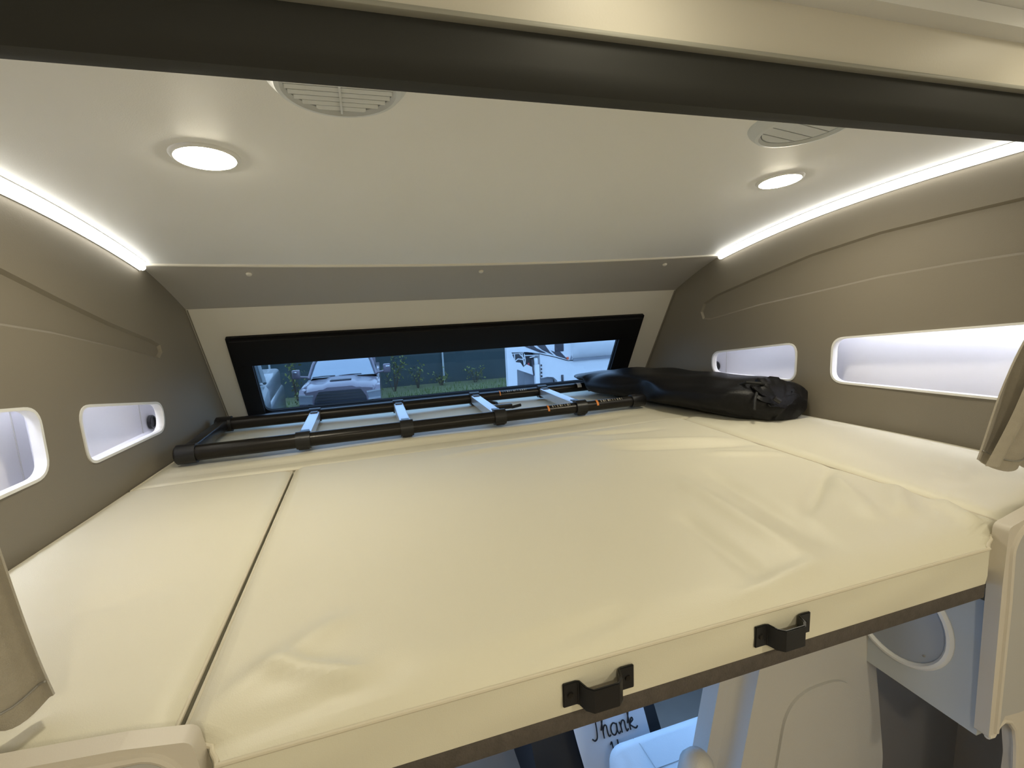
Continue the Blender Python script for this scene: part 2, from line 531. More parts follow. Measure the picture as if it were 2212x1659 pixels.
# ---- front wall with the slanted window
FP = Vector((0, 1.862, 0.447)); FD = Vector((0, 0.26, -0.447)).normalized(); FN = Vector((0, 0.447, 0.26)).normalized()
def F(x, s, d=0.0):   # point on the slanted front wall: x, distance down the slope, depth outwards
    q = FP + FD * s + FN * d
    return Vector((x, q.y, q.z))
bm = prism(bmesh.new(), [(-0.60, -0.02), (1.38, -0.02), (1.38, 0.66), (-0.60, 0.66)], lambda a, b: F(a, b, 0), lambda a, b: F(a, b, 0.03))
cutw = prism(bmesh.new(), [(-0.43, 0.15), (1.175, 0.15), (1.175, 0.50), (-0.43, 0.50)], lambda a, b: F(a, b, -0.05), lambda a, b: F(a, b, 0.08))
me = boolean_cut(bm, [cutw])
wall_front = tag(finish_mesh('wall_front', me, 'cream', None, 25), 'cream front wall of the bunk around the wide window', None, None, 'structure')
finish('corner_bead', TB([F(XC - wy(1.87) + .004, 0.0, -.002), F(XC - wy(2.1) + .006, 0.50, -.002)], 0.002, 6), 'wall', wall_front)
finish('corner_bead', TB([F(XC + wy(1.87) - .004, 0.0, -.002), F(XC + wy(2.1) - .006, 0.50, -.002)], 0.002, 6), 'wall', wall_front)

window_1 = thing('window_1', 'wide black-framed slanted window at the head of the bunk', None)
window_1['kind'] = 'structure'
def rect(x0, x1, s0, s1, r=0.0, n=6):
    return round_poly([(x0, s0), (x1, s0), (x1, s1), (x0, s1)], r, n) if r else [(x0, s0), (x1, s0), (x1, s1), (x0, s1)]
fo = rect(-0.468, 1.212, 0.111, 0.53, 0.006)
fi = rect(-0.425, 1.160, 0.150, 0.495, 0.006)
finish('window_flange', ring_solid(fi, fo, lambda a, b: F(a, b, -0.012), lambda a, b: F(a, b, 0.002)), 'frameblack', window_1, 30)
fo = rect(-0.435, 1.172, 0.145, 0.500, 0.03)
fi = rect(-0.403, 1.112, 0.200, 0.468, 0.03)
finish('inner_frame', ring_solid(fi, fo, lambda a, b: F(a, b, -0.004), lambda a, b: F(a, b, 0.008)), 'frameblack', window_1, 30)
# roller-shade cassette across the top, side channel on the right, sill bar
bm = prism(bmesh.new(), round_poly([(0.118, -0.028), (0.232, -0.022), (0.232, 0.01), (0.118, 0.004)], 0.006, 3), lambda a, b: F(-0.455, a, b), lambda a, b: F(1.198, a, b))
finish('shade_cassette', bm, 'frameblack', window_1, 30)
bm = prism(bmesh.new(), round_poly([(0.470, -0.020), (0.520, -0.018), (0.520, 0.0), (0.470, -0.002)], 0.004, 3), lambda a, b: F(-0.43, a, b), lambda a, b: F(1.165, a, b))
finish('sill_bar', bm, 'frameblack', window_1, 30)
finish('sill_groove', TB([F(-0.42, 0.486, -0.021), F(1.155, 0.486, -0.021)], 0.002, 6), 'anod', window_1)
for xa, xb in ((-0.432, -0.405), (1.115, 1.162)):
    bm = prism(bmesh.new(), [(xa, 0.15), (xb, 0.15), (xb, 0.50), (xa, 0.50)], lambda a, b: F(a, b, -0.017), lambda a, b: F(a, b, 0.0))
    finish('shade_channel', bm, 'frameblack', window_1, 30)
bm = prism(bmesh.new(), rect(-0.41, 1.12, 0.19, 0.475, 0.03), lambda a, b: F(a, b, 0.002), lambda a, b: F(a, b, 0.006))
finish('pane', bm, 'glass', window_1)

# ---- living-area shell behind the camera
struct('ceiling', B(-0.75, 1.53, -2.0, 0.47, 0.738, 0.76), 'ceil', 'plain living area ceiling beside the bunk opening')
struct('floor', B(-0.85, 1.75, -2.0, 2.8, FLOOR_Z - 0.05, FLOOR_Z), 'floor', 'brown vinyl cabin floor')
struct('wall_rear', B(-0.75, 1.53, -2.05, -2.0, FLOOR_Z, 0.76), 'cream', 'cream rear wall of the living area')
struct('wall_living_left', B(-0.72, -0.64, -2.0, 0.46, FLOOR_Z, 0.76), 'cream', 'cream living area side wall on the left')
struct('wall_living_right', B(1.42, 1.50, -2.0, 0.46, FLOOR_Z, 0.76), 'cream', 'cream living area side wall on the right')
# cream fascia above the dark beam, grey lip, dark beam
fas = [(0.492, 0.660), (0.476, 0.668), (0.462, 0.738), (0.462, 0.76), (0.50, 0.76), (0.50, 0.66)]
struct('trim_2', prism_x(fas, -0.66, 1.44), 'cream', 'cream fascia panel above the charcoal beam')
struct('trim_3', B(-0.66, 1.44, 0.468, 0.49, 0.6625, 0.668, 0.002), 'lip', 'thin grey lip along the top of the charcoal beam')
bo = [(0.478, 0.663), (0.478, 0.634), (0.481, 0.622), (0.489, 0.614), (0.500, 0.6125), (0.512, 0.614), (0.520, 0.622), (0.522, 0.634), (0.522, 0.72), (0.498, 0.72), (0.498, 0.663)]
struct('trim_4', prism_x(bo, -0.66, 1.44), 'beam', 'charcoal beam across the bunk entrance')

# ---- partitions either side of the bunk entrance
def arc_pts(c, r, a0, a1, n=8):
    return [(c[0] + r * math.cos(a0 + (a1 - a0) * i / n), c[1] + r * math.sin(a0 + (a1 - a0) * i / n)) for i in range(n + 1)]
YA, YB = 0.454, 0.475      # front and back of the partitions
po = round_poly([(0.944, 0.021), (1.018, 0.038), (1.44, 0.075), (1.44, FLOOR_Z), (1.05, FLOOR_Z), (1.046, -0.44), (1.026, -0.360), (0.990, -0.338), (0.966, -0.366), (0.956, -0.362), (0.944, -0.08)],
                [0.012, 0.02, 0, 0, 0, 0.05, 0.04, 0.03, 0.008, 0.004, 0.004])
trim_5 = struct('trim_5', prism_y(po, YA, YB), 'mould', 'beige moulded partition beside the bunk edge, right side', 30)
bead = [(0.972, -0.355), (0.964, -0.11), (0.958, -0.03)] + [(0.957 + 0.050 * (1 - math.cos(t)), -0.03 + 0.054 * math.sin(t)) for t in np.linspace(0.2, PI / 2, 8)] + [(1.2, 0.042), (1.44, 0.062)]
finish('rim_bead', TB([(x, YA, z) for x, z in bead], 0.005, 8), 'mould', trim_5)
pan = [(0.978, -0.350), (0.964, -0.03)] + [(0.963 + 0.045 * (1 - math.cos(t)), -0.03 + 0.048 * math.sin(t)) for t in np.linspace(0.2, PI / 2, 8)] + [(1.43, 0.055), (1.43, -0.335), (1.03, -0.335), (0.990, -0.330)]
finish('face_panel', prism_y(pan, YA - 0.0015, YA + 0.0005), 'mouldgrey', trim_5)
arch = [(0.958, -0.362), (0.970, -0.364), (0.982, -0.348), (0.995, -0.343), (1.012, -0.350), (1.028, -0.37), (1.038, -0.405), (1.046, -0.46), (1.049, -0.8), (1.05, FLOOR_Z + .01)]
finish('arch_rim', TB([(x, YA + 0.003, z) for x, z in arch], 0.005, 8), 'mould', trim_5)

lo = round_poly([(-0.180, -0.11), (-0.178, -0.02), (-0.183, 0.026), (-0.237, 0.036), (-0.330, 0.045), (-0.66, 0.078), (-0.66, FLOOR_Z), (-0.18, FLOOR_Z)], [0, 0.01, 0.012, 0.02, 0.02, 0, 0, 0])
trim_6 = struct('trim_6', prism_y(lo, YA, YB), 'mould', 'beige moulded partition beside the bunk edge, left side', 30)
bead = [(-0.195, -0.6), (-0.193, -0.05), (-0.193, -0.02)] + [(-0.228 + 0.035 * math.cos(t), -0.02 + 0.044 * math.sin(t)) for t in np.linspace(0.15, PI / 2, 8)] + [(-0.330, 0.034), (-0.64, 0.066)]
finish('rim_bead', TB([(x, YA, z) for x, z in bead], 0.0045, 8), 'mould', trim_6)
pan = [(-0.199, -0.6), (-0.198, -0.02)] + [(-0.228 + 0.030 * math.cos(t), -0.02 + 0.039 * math.sin(t)) for t in np.linspace(0.15, PI / 2, 8)] + [(-0.330, 0.029), (-0.65, 0.060), (-0.65, -0.6)]
finish('face_panel', prism_y(pan, YA - 0.0015, YA + 0.0005), 'mouldgrey', trim_6)  # greyer than the moulding: shade below the bead is put into the colour
# shelves that carry the side cushions and the front cushion
struct('trim_7', B(-0.625, -0.23, 0.49, 1.355, -0.125, -0.072), 'board', 'dark shelf under the left cushion')
struct('trim_8', B(1.005, 1.42, 0.49, 1.355, -0.125, -0.072), 'board', 'dark shelf under the right cushion')
struct('trim_9', B(-0.56, 1.34, 1.36, 2.12, -0.125, -0.072), 'board', 'dark shelf under the front cushion')

# ---- cab below the bunk
wcr = struct('wall_cab_right', B(0.966, 0.990, 0.4755, 1.02, -0.382, -0.128, 0.001), 'cabpanel', 'grey cab side panel below the bunk')
struct('wall_cab_pillar', B(1.125, 1.46, 0.76, 0.80, FLOOR_Z, -0.126), 'cabbrown', 'taupe door pillar panel in the cab')
def cab_side(x0, x1, name, label):
    bm = prism_x([(0.476, FLOOR_Z), (2.75, FLOOR_Z), (2.75, -0.80), (1.80, -0.126), (0.476, -0.126)], x0, x1)
    me_ = boolean_cut(bm, [prism_x(round_poly([(0.95, -0.66), (2.15, -0.72), (1.70, -0.20), (0.95, -0.20)], 0.05), x0 - 0.1, x1 + 0.1)])
    return tag(finish_mesh(name, me_, 'cabbrown', None, 30), label, None, None, 'structure')
cab_side(1.46, 1.50, 'wall_cab_outer_right', 'taupe cab door side on the right')
cab_side(-0.70, -0.66, 'wall_cab_outer_left', 'taupe cab door side on the left')
struct('wall_cab_front', B(-0.70, 1.50, 2.75, 2.79, FLOOR_Z, -0.80), 'dash', 'dark bulkhead under the windshield')
window_2 = thing('window_2', 'cab windshield below the bunk', None); window_2['kind'] = 'structure'
finish('pane', surf(lambda u, v: (-0.66 + 2.12 * u, 2.76 - 0.95 * v, -0.80 + 0.67 * v), 4, 4, (0, 0.006, 0.004)), 'wglass', window_2)
for x0 in (-0.68, 1.43):
    finish('pillar', prism(bmesh.new(), [(0, 0), (0.05, 0), (0.05, 0.04), (0, 0.04)], lambda a, b: (x0 + a, 2.75 + b, -0.80), lambda a, b: (x0 + a, 1.80 + b, -0.125)), 'cabpanel', window_2)

# round cover on the cab side panel
rc = thing('round_cover', 'white round cover on the grey cab side panel', 'cover', (0.966, 0.615, -0.241))
finish('cover_disc', lathe(bmesh.new(), [(0, -0.003), (0.078, -0.003), (0.084, -0.001), (0.084, 0.0)], 40, 'x'), 'discgrey', rc)
finish('cover_ring', lathe(bmesh.new(), [(0.083, 0.0), (0.083, -0.004), (0.087, -0.008), (0.092, -0.007), (0.096, -0.002), (0.096, 0.0)], 40, 'x'), 'white', rc)
for a in (0.5, 2.3, 3.9, 5.4):
    s_ = finish('screw', lathe(bmesh.new(), [(0, -0.005), (0.0022, -0.0045), (0.0022, -0.002)], 8, 'x', (0, 0.071 * math.cos(a), 0.071 * math.sin(a))), 'seam', rc)

# ------------------------------------------------------------------ lights of the place
def ceil_rot(y):
    e = 0.02
    return math.atan2(cz(y + e) - cz(y - e), 2 * e)

def downlight(x, y, label, lens='down', z=None, rx=None, group='recessed downlights in the bunk ceiling'):
    t = thing('downlight', label, 'light', (x, y, cz(y) if z is None else z), (ceil_rot(y) if rx is None else rx, 0, 0), group)
    finish('bezel', lathe(bmesh.new(), [(0.044, 0.004), (0.044, -0.005), (0.049, -0.0052), (0.054, -0.002), (0.055, 0.0), (0.055, 0.004)], 40), 'white', t)
    finish('lens', lathe(bmesh.new(), [(0.0, -0.0105), (0.020, -0.010), (0.036, -0.0082), (0.0475, -0.0052), (0.0475, -0.003)], 40), lens, t)
    return t
downlight(-0.236, 1.000, 'glowing round downlight in the bunk ceiling, the larger left one')
downlight(1.026, 1.005, 'glowing round downlight in the bunk ceiling near the right LED strip')
for i, (x, y, w) in enumerate(((0.27, 0.35, 'nearest the beam'), (0.93, 0.34, 'at the right end of the beam'), (0.0, -0.55, 'over the aisle on the left'), (0.75, -0.55, 'over the aisle on the right'), (0.39, -1.4, 'at the rear'))):
    downlight(x, y, 'round downlight in the living area ceiling ' + w, 'downf' if i < 2 else 'downl', 0.738, 0.0, 'living area downlights')

def led_strip(side, label):
    t = thing('led_strip_light', label, 'light', (0, 0, 0), group='LED strips along the bunk ceiling edges')
    ys = np.linspace(0.53, 1.592, 40)
    pts = [(XC + side * (wy(y) - 0.010), y, cz(y) - 0.014) for y in ys]
    finish('diffuser', TB(pts, 0.008, 10), 'strip', t)
    bm = bmesh.new()
    sec = [(-0.001, -0.022), (-0.001, 0.0), (-0.022, 0.0), (-0.022, -0.002), (-0.003, -0.002), (-0.003, -0.022)]
    rows = [[bm.verts.new((XC + side * (wy(y) + a), y, cz(y) + b)) for a, b in sec] for y in ys]
    for i in range(len(rows) - 1):
        for k in range(6):
            bm.faces.new((rows[i][k], rows[i + 1][k], rows[i + 1][(k + 1) % 6], rows[i][(k + 1) % 6]))
    bm.faces.new(rows[0]); bm.faces.new(rows[-1][::-1])
    finish('channel', bm, 'white', t)
    return t
led_strip(-1, 'bright white LED strip along the left ceiling edge')
led_strip(1, 'bright white LED strip curving along the right ceiling edge')

# ---- round air vents
def vent(x, y, label, open_):
    t = thing('ceiling_vent', label, 'vent', (x, y, cz(y)), (ceil_rot(y), 0, 0), 'round air vents in the bunk ceiling')
    finish('vent_ring', lathe(bmesh.new(), [(0.069, 0.004), (0.069, -0.012), (0.073, -0.0175), (0.079, -0.0165), (0.089, -0.006), (0.0915, 0.0), (0.0915, 0.004)], 48), 'ventwhite', t)
    finish('duct_shade', lathe(bmesh.new(), [(0.0695, 0.004), (0.0695, -0.001), (0.0, -0.001)], 40), 'trgrey' if open_ else 'blackplast', t)  # flat dark disc; the shade inside the duct is put into its colour
    if open_:
        yy = -0.060
        while yy < 0.062:
            hw = math.sqrt(max(1e-5, 0.0685 ** 2 - yy ** 2))
            if hw > 0.015:
                bm = prism(bmesh.new(), [(-0.0036, -0.0118), (0.0036, -0.0140), (0.0036, -0.0128), (-0.0036, -0.0106)], lambda a, b: (-hw, yy + a, b), lambda a, b: (hw, yy + a, b))
                finish('slat', bm, 'ventwhite', t)
            yy += 0.0133
        finish('rib', B(-0.0015, 0.0015, -0.068, 0.068, -0.0165, -0.0135), 'ventwhite', t)
    else:
        edges = [-0.068, -0.036, -0.008, 0.021, 0.046, 0.068]
        a_ = math.radians(12)
        for e0, e1 in zip(edges[:-1], edges[1:]):
            e0 += 0.0012; e1 -= 0.0012
            pts = []
            for s in np.linspace(e0, e1, 7): pts.append((math.sqrt(max(0, 0.0672 ** 2 - s * s)), float(s)))
            for s in np.linspace(e1, e0, 7): pts.append((-math.sqrt(max(0, 0.0672 ** 2 - s * s)), float(s)))
            ca, sa = math.cos(a_), math.sin(a_)
            pts = [(p * ca - q * sa, p * sa + q * ca) for p, q in pts]
            bm = prism(bmesh.new(), pts, lambda a, b: (a, b, -0.007), lambda a, b: (a, b, -0.0115))
            finish('slat', bm, 'ventwhite', t)
    return t
vent(-0.002, 0.716, 'round white louvred vent with open slats behind the beam', True)
vent(0.792, 0.728, 'round white vent with closed flaps near the right downlight', False)

# ------------------------------------------------------------------ cushions
def smooth01(t):
    t = min(1.0, max(0.0, t)); return t * t * (3 - 2 * t)

def cushion(name, label, x0, x1, y0, y1, top, thick, drop, r, crown, wr, nx, ny, group='bunk cushions', fx=None):
    """fx(y) may give the x limits per y"""
    bm = bmesh.new()
    def lim(y):
        return fx(y) if fx else (x0, x1)
    def spaced(n):
        base = [i / n for i in range(n + 1)]
        ext = [0.004, 0.01, 0.02]
        return sorted(set(base + ext + [1 - e for e in ext]))
    us, vs_ = spaced(nx), spaced(ny)
    G = []
    for u in us:
        row = []
        for v in vs_:
            y = y0 + (y1 - y0) * v
            a, b = lim(y)
            x = a + (b - a) * u
            dx, dy = min(x - a, b - x), min(y - y0, y1 - y)
            rx = min(dx / r[0], 1); ry0 = min((y - y0) / r[1], 1); ry1 = min((y1 - y) / r[2], 1)
            def fall(t): return 1 - (1 - t) ** 2
            f = fall(max(rx, 0)) * fall(max(ry0, 0)) * fall(max(ry1, 0))
            z = top - drop + drop * f + crown * math.sin(PI * u) ** .6 * math.sin(PI * v) ** .6
            z += 1.9 * wr(x, y) * (0.15 + 0.85 * f)
            row.append(bm.verts.new((x, y, z)))
        G.append(row)
    nu, nv = len(us), len(vs_)
    for i in range(nu - 1):
        for j in range(nv - 1):
            bm.faces.new((G[i][j], G[i + 1][j], G[i + 1][j + 1], G[i][j + 1]))
    loop = [G[i][0] for i in range(nu)] + [G[-1][j] for j in range(1, nv)] + [G[i][-1] for i in range(nu - 2, -1, -1)] + [G[0][j] for j in range(nv - 2, 0, -1)]
    edge = [v.co.copy() for v in loop]
    prevl = loop
    for k in range(1, 5):
        t = k / 4
        bul = 0.0012 * math.sin(PI * t)
        nl = []
        for v in edge:
            a, b = lim(v.y)
            ox = -bul if v.x < a + 1e-4 else (bul if v.x > b - 1e-4 else 0)
            oy = -bul if v.y < y0 + 1e-4 else (bul if v.y > y1 - 1e-4 else 0)
            wob = 0.0022 * math.sin(v.x * 23 + 2.1 * t) * math.sin(PI * t) if v.y < y0 + 1e-4 else 0
            nl.append(bm.verts.new((v.x + ox, v.y + oy + wob, v.z + (top - thick - v.z) * t)))
        for i in range(len(nl)):
            j = (i + 1) % len(nl)
            bm.faces.new((prevl[i], prevl[j], nl[j], nl[i]))
        prevl = nl
    bm.faces.new(prevl)
    root = thing(name, label, 'cushion', (0, 0, 0), group=group)
    finish('cover', bm, 'mattress', root, 50)
    pp = [(p.x, p.y, p.z + 0.0005) for p in edge]
    finish('piping', TB(pp, 0.0024, 8, closed=True), 'piping', root)
    return root

def ridge(x, y, ax, ay, bx, by, w, h):
    """a soft fold running from a to b, fading at both ends"""
    dx, dy = bx - ax, by - ay
    L = math.hypot(dx, dy)
    t = ((x - ax) * dx + (y - ay) * dy) / (L * L)
    if t < -0.1 or t > 1.1: return 0
    d = ((x - ax) * dy - (y - ay) * dx) / L
    e = smooth01((t + 0.1) / 0.35) * smooth01((1.1 - t) / 0.35)
    return h * e * math.exp(-(d / w) ** 2)

def wr_center(x, y):
    z = 0.0
    for f in ((0.99, 0.66, 0.86, 0.55, 0.018, 0.006), (0.93, 0.75, 0.80, 0.55, 0.016, 0.005), (0.98, 0.58, 0.93, 0.48, 0.014, 0.006), (0.99, 0.80, 0.72, 0.62, 0.014, -0.005),
              (0.72, 0.90, 0.66, 0.52, 0.022, -0.005), (0.62, 0.88, 0.60, 0.50, 0.02, 0.004), (0.52, 0.72, 0.50, 0.48, 0.018, -0.0035),
              (0.98, 1.00, 0.62, 1.12, 0.020, -0.005), (0.95, 1.06, 0.60, 1.20, 0.018, 0.004), (0.86, 1.24, 0.55, 1.30, 0.013, -0.003),
              (0.97, 0.90, 0.80, 0.98, 0.016, 0.003), (-0.19, 0.50, -0.05, 0.62, 0.02, 0.004), (-0.20, 0.46, 0.02, 0.50, 0.015, -0.004),
              (0.10, 0.47, 0.30, 0.50, 0.014, -0.003), (0.42, 0.47, 0.62, 0.50, 0.012, 0.003), (-0.15, 0.56, -0.02, 0.49, 0.012, 0.005),
              (0.15, 1.25, 0.75, 1.30, 0.02, 0.003)):
        z += ridge(x, y, *f)
    return z + 0.0012 * math.sin(7 * x + 3 * y) * math.sin(5 * y - 2 * x)

def wr_side(x, y):
    return 0.0012 * math.sin(9 * x + 4 * y) * math.sin(6 * y) + ridge(x, y, 1.05, 1.15, 1.30, 1.25, 0.03, 0.002) + ridge(x, y, -0.50, 0.75, -0.30, 0.80, 0.02, -0.002)

def wr_front(x, y):
    z = ridge(x, y, -0.52, 1.455, 0.98, 1.51, 0.018, 0.004) + ridge(x, y, -0.52, 1.425, 0.9, 1.47, 0.016, -0.004)
    return z + 0.0015 * math.sin(8 * x + 1) * math.sin(9 * y)

cushion('bunk_cushion', 'large cream vinyl bunk cushion in the middle with soft wrinkles', -0.207, 0.999, 0.450, 1.353, 0.012, 0.072, 0.014, (0.022, 0.060, 0.02), 0.006, wr_center, 110, 110,
        fx=lambda y: (-0.1655 - 0.010 * smooth01((y - 0.45) / 0.025) - 0.0315 * smooth01((y - 0.477) / 0.012), 0.893 + 0.046 * smooth01((y - 0.45) / 0.025) + 0.059 * smooth01((y - 0.477) / 0.012)))
cushion('bunk_cushion', 'narrow cream side cushion along the left wall', 0, 0, 0.492, 1.353, 0.008, 0.078, 0.010, (0.022, 0.03, 0.02), 0.003, wr_side, 26, 60,
        fx=lambda y: (XC - wy(y) + 0.004, -0.2165))
cushion('bunk_cushion', 'narrow cream side cushion along the right wall', 0, 0, 0.492, 1.353, 0.010, 0.080, 0.010, (0.020, 0.03, 0.02), 0.003, wr_side, 26, 60,
        fx=lambda y: (1.0105, XC + wy(y) - 0.004))
cushion('bunk_cushion', 'cream cushion across the front under the ladder', 0, 0, 1.3585, 2.075, 0.006, 0.076, 0.006, (0.03, 0.012, 0.03), 0.002, wr_front, 70, 40,
        fx=lambda y: (XC - wy(y) + 0.006, XC + wy(y) - 0.006))

# ---- bed platform with felt edge and two pull handles
plat = thing('bed_platform', 'dark felt-edged drop-down platform under the middle cushion with two black handles', 'platform')
finish('board', B(-0.205, 0.998, 0.480, 1.352, -0.086, -0.0605, 0.002), 'board', plat)
finish('front_rail', B(-0.150, 0.890, 0.458, 0.479, -0.086, -0.0605, 0.002), 'board', plat)
finish('felt_edge', B(-0.150, 0.893, 0.449, 0.4575, -0.0835, -0.0600, 0.002), 'felt', plat)
def handle(xm, zc):
    hw, so, fl = 0.026, 0.019, 0.019
    path = [(xm - hw - fl, 0), (xm - hw, 0)]
    path = [(-hw - fl, 0.0), (-hw - 0.003, 0.0), (-hw + 0.002, -0.002), (-hw + 0.006, -so + 0.005), (-hw + 0.011, -so), (hw - 0.011, -so), (hw - 0.006, -so + 0.005), (hw - 0.002, -0.002), (hw + 0.003, 0.0), (hw + fl, 0.0)]
    bm = bmesh.new()
    th, hh = 0.0035, 0.0148
    L = []
    for i, (a, b) in enumerate(path):
        a0, b0 = path[max(0, i - 1)]; a1, b1 = path[min(len(path) - 1, i + 1)]
        t = Vector((a1 - a0, b1 - b0)).normalized(); n_ = Vector((-t.y, t.x))
        if n_.y > 0: n_ = -n_
        L.append((Vector((a, b)), Vector((a, b)) + n_ * th))
    rows = []
    for p, q in L:
        rows.append([bm.verts.new((xm + c.x, 0.4475 + c.y, zc + s * hh)) for c, s in ((p, -1), (q, -1), (q, 1), (p, 1))])
    for i in range(len(rows) - 1):
        for k in range(4):
            bm.faces.new((rows[i][k], rows[i + 1][k], rows[i + 1][(k + 1) % 4], rows[i][(k + 1) % 4]))
    bm.faces.new(rows[0]); bm.faces.new(rows[-1][::-1])
    bmesh.ops.recalc_face_normals(bm, faces=bm.faces)
    es = [e for e in bm.edges if len(e.link_faces) == 2 and e.calc_face_angle(0) > 0.9]
    bmesh.ops.bevel(bm, geom=es, offset=0.001, segments=2, affect='EDGES')
    h_ = finish('handle', bm, 'blackmetal', plat, 40)
    h_['label'] = 'black bent metal pull handle'
    for s in (-1, 1):
        finish('screw', lathe(bmesh.new(), [(0.0038, 0.0), (0.0034, -0.0016), (0.0, -0.002)], 10, 'y', (xm + s * (hw + fl * 0.55), 0.4442, zc)), 'anod', h_)
handle(0.221, -0.032)
handle(0.487, -0.030)

# ------------------------------------------------------------------ telescopic ladder lying at the head of the bunk
lad = thing('telescopic_ladder', 'black telescopic ladder with silver rungs lying below the window', 'ladder', (0, 0, 0))
LZ = 0.040
def rail_y(x, back): return (1.536 if not back else 1.925) + 0.020 * (x - 0.2)
RX = [-0.203, 0.103, 0.413, 0.716]
for back in (False, True):
    x_end = 0.935 if not back else 0.955
    xs_ = [-0.50] + RX + [x_end]
    rad = [0.0225, 0.0215, 0.0205, 0.0195, 0.0190]
    for i in range(5):
        a, b = xs_[i], xs_[i + 1]
        finish('rail_tube', TB([(a, rail_y(a, back), LZ), (b, rail_y(b, back), LZ)], rad[i], 18), 'anod', lad)
    for i, x in enumerate(RX):
        c = finish('rail_collar', TB([(x - 0.020, rail_y(x, back), LZ), (x + 0.020, rail_y(x, back), LZ)], 0.0265, 18), 'blackplast', lad)
        bm = B(x - 0.016, x + 0.016, rail_y(x, back) - 0.016, rail_y(x, back) + 0.016, LZ - 0.0275, LZ + 0.020, 0.004)
        finish('collar_block', bm, 'blackplast', c)
    e0, e1 = x_end - 0.012, x_end + 0.045
    finish('end_cap', TB([(e0, rail_y(e0, back), LZ), (e1 - .006, rail_y(e1, back), LZ), (e1, rail_y(e1, back), LZ)], [0.0240, 0.0240, 0.020], 18), 'blackplast', lad)
    finish('foot_cap', TB([(-0.535, rail_y(-.535, back), LZ), (-0.530, rail_y(-.53, back), LZ), (-0.482, rail_y(-.48, back), LZ)], [0.022, 0.028, 0.028], 18), 'blackplast', lad)
# foot cross bar and silver rungs
finish('cross_bar', B(-0.526, -0.492, rail_y(-.5, False), rail_y(-.5, True), LZ - 0.018, LZ + 0.018, 0.004), 'anod', lad)
for i, x in enumerate(RX):
    ya, yb = rail_y(x, False) + 0.012, rail_y(x, True) - 0.012
    bm = prism(bmesh.new(), [(-0.017, -0.016), (0.017, -0.016), (0.017, 0.013), (0.014, 0.016), (-0.014, 0.016), (-0.017, 0.013)],
               lambda a, b: (x + a, ya, LZ + b), lambda a, b: (x + a, yb, LZ + b))
    r_ = finish('rung', bm, 'alu', lad)
    for yy in (ya + 0.030, yb - 0.026):
        finish('rung_end', B(x - 0.0125, x + 0.0125, yy - 0.016, yy + 0.016, LZ + 0.0155, LZ + 0.0195, 0.001), 'blackplast', r_)
# release catch with strap near the third rung
finish('release_catch', B(0.425, 0.500, 1.665, 1.683, LZ - 0.004, LZ + 0.014, 0.004), 'blackplast', lad)
finish('strap', TB([(0.43, 1.76, 0.052), (0.455, 1.73, 0.050), (0.452, 1.69, 0.044), (0.50, 1.672, 0.040), (0.535, 1.680, 0.043)], 0.006, 8), 'cord', lad)
# printed bands on the rails
for (xa, back, w_, m_) in ((0.585, False, 0.007, 'orange'), (0.775, False, 0.008, 'orange'), (0.520, True, 0.005, 'orange'), (0.880, True, 0.020, 'whitelab')):
    rr = 0.0208 if xa < 0.716 else 0.0199
    bm = bmesh.new()
    n = 8
    rows = []
    for x in (xa, xa + w_):
        rows.append([bm.verts.new((x, rail_y(x, back) - math.cos(t) * rr, LZ + math.sin(t) * rr)) for t in np.linspace(0.15, 1.5, n)])
    for k in range(n - 1): bm.faces.new((rows[0][k], rows[1][k], rows[1][k + 1], rows[0][k + 1]))
    finish('printed_band', bm, m_, lad)
for xs0, back, cnt in ((0.604, False, 8), (0.794, False, 10), (0.535, True, 12)):
    bm = bmesh.new()
    rr = 0.0208 if xs0 < 0.716 else 0.0199
    for k in range(cnt):
        x = xs0 + k * 0.0095
        w_ = random.choice((0.002, 0.004, 0.006))
        q = []
        for (xx, t) in ((x, 0.75), (x + w_, 0.75), (x + w_, 1.25), (x, 1.25)):
            q.append(bm.verts.new((xx, rail_y(xx, back) - math.cos(t) * rr, LZ + math.sin(t) * rr)))
        bm.faces.new(q)
    o = finish('print_marks', bm, 'greyprint', lad); o['kind'] = 'stuff'

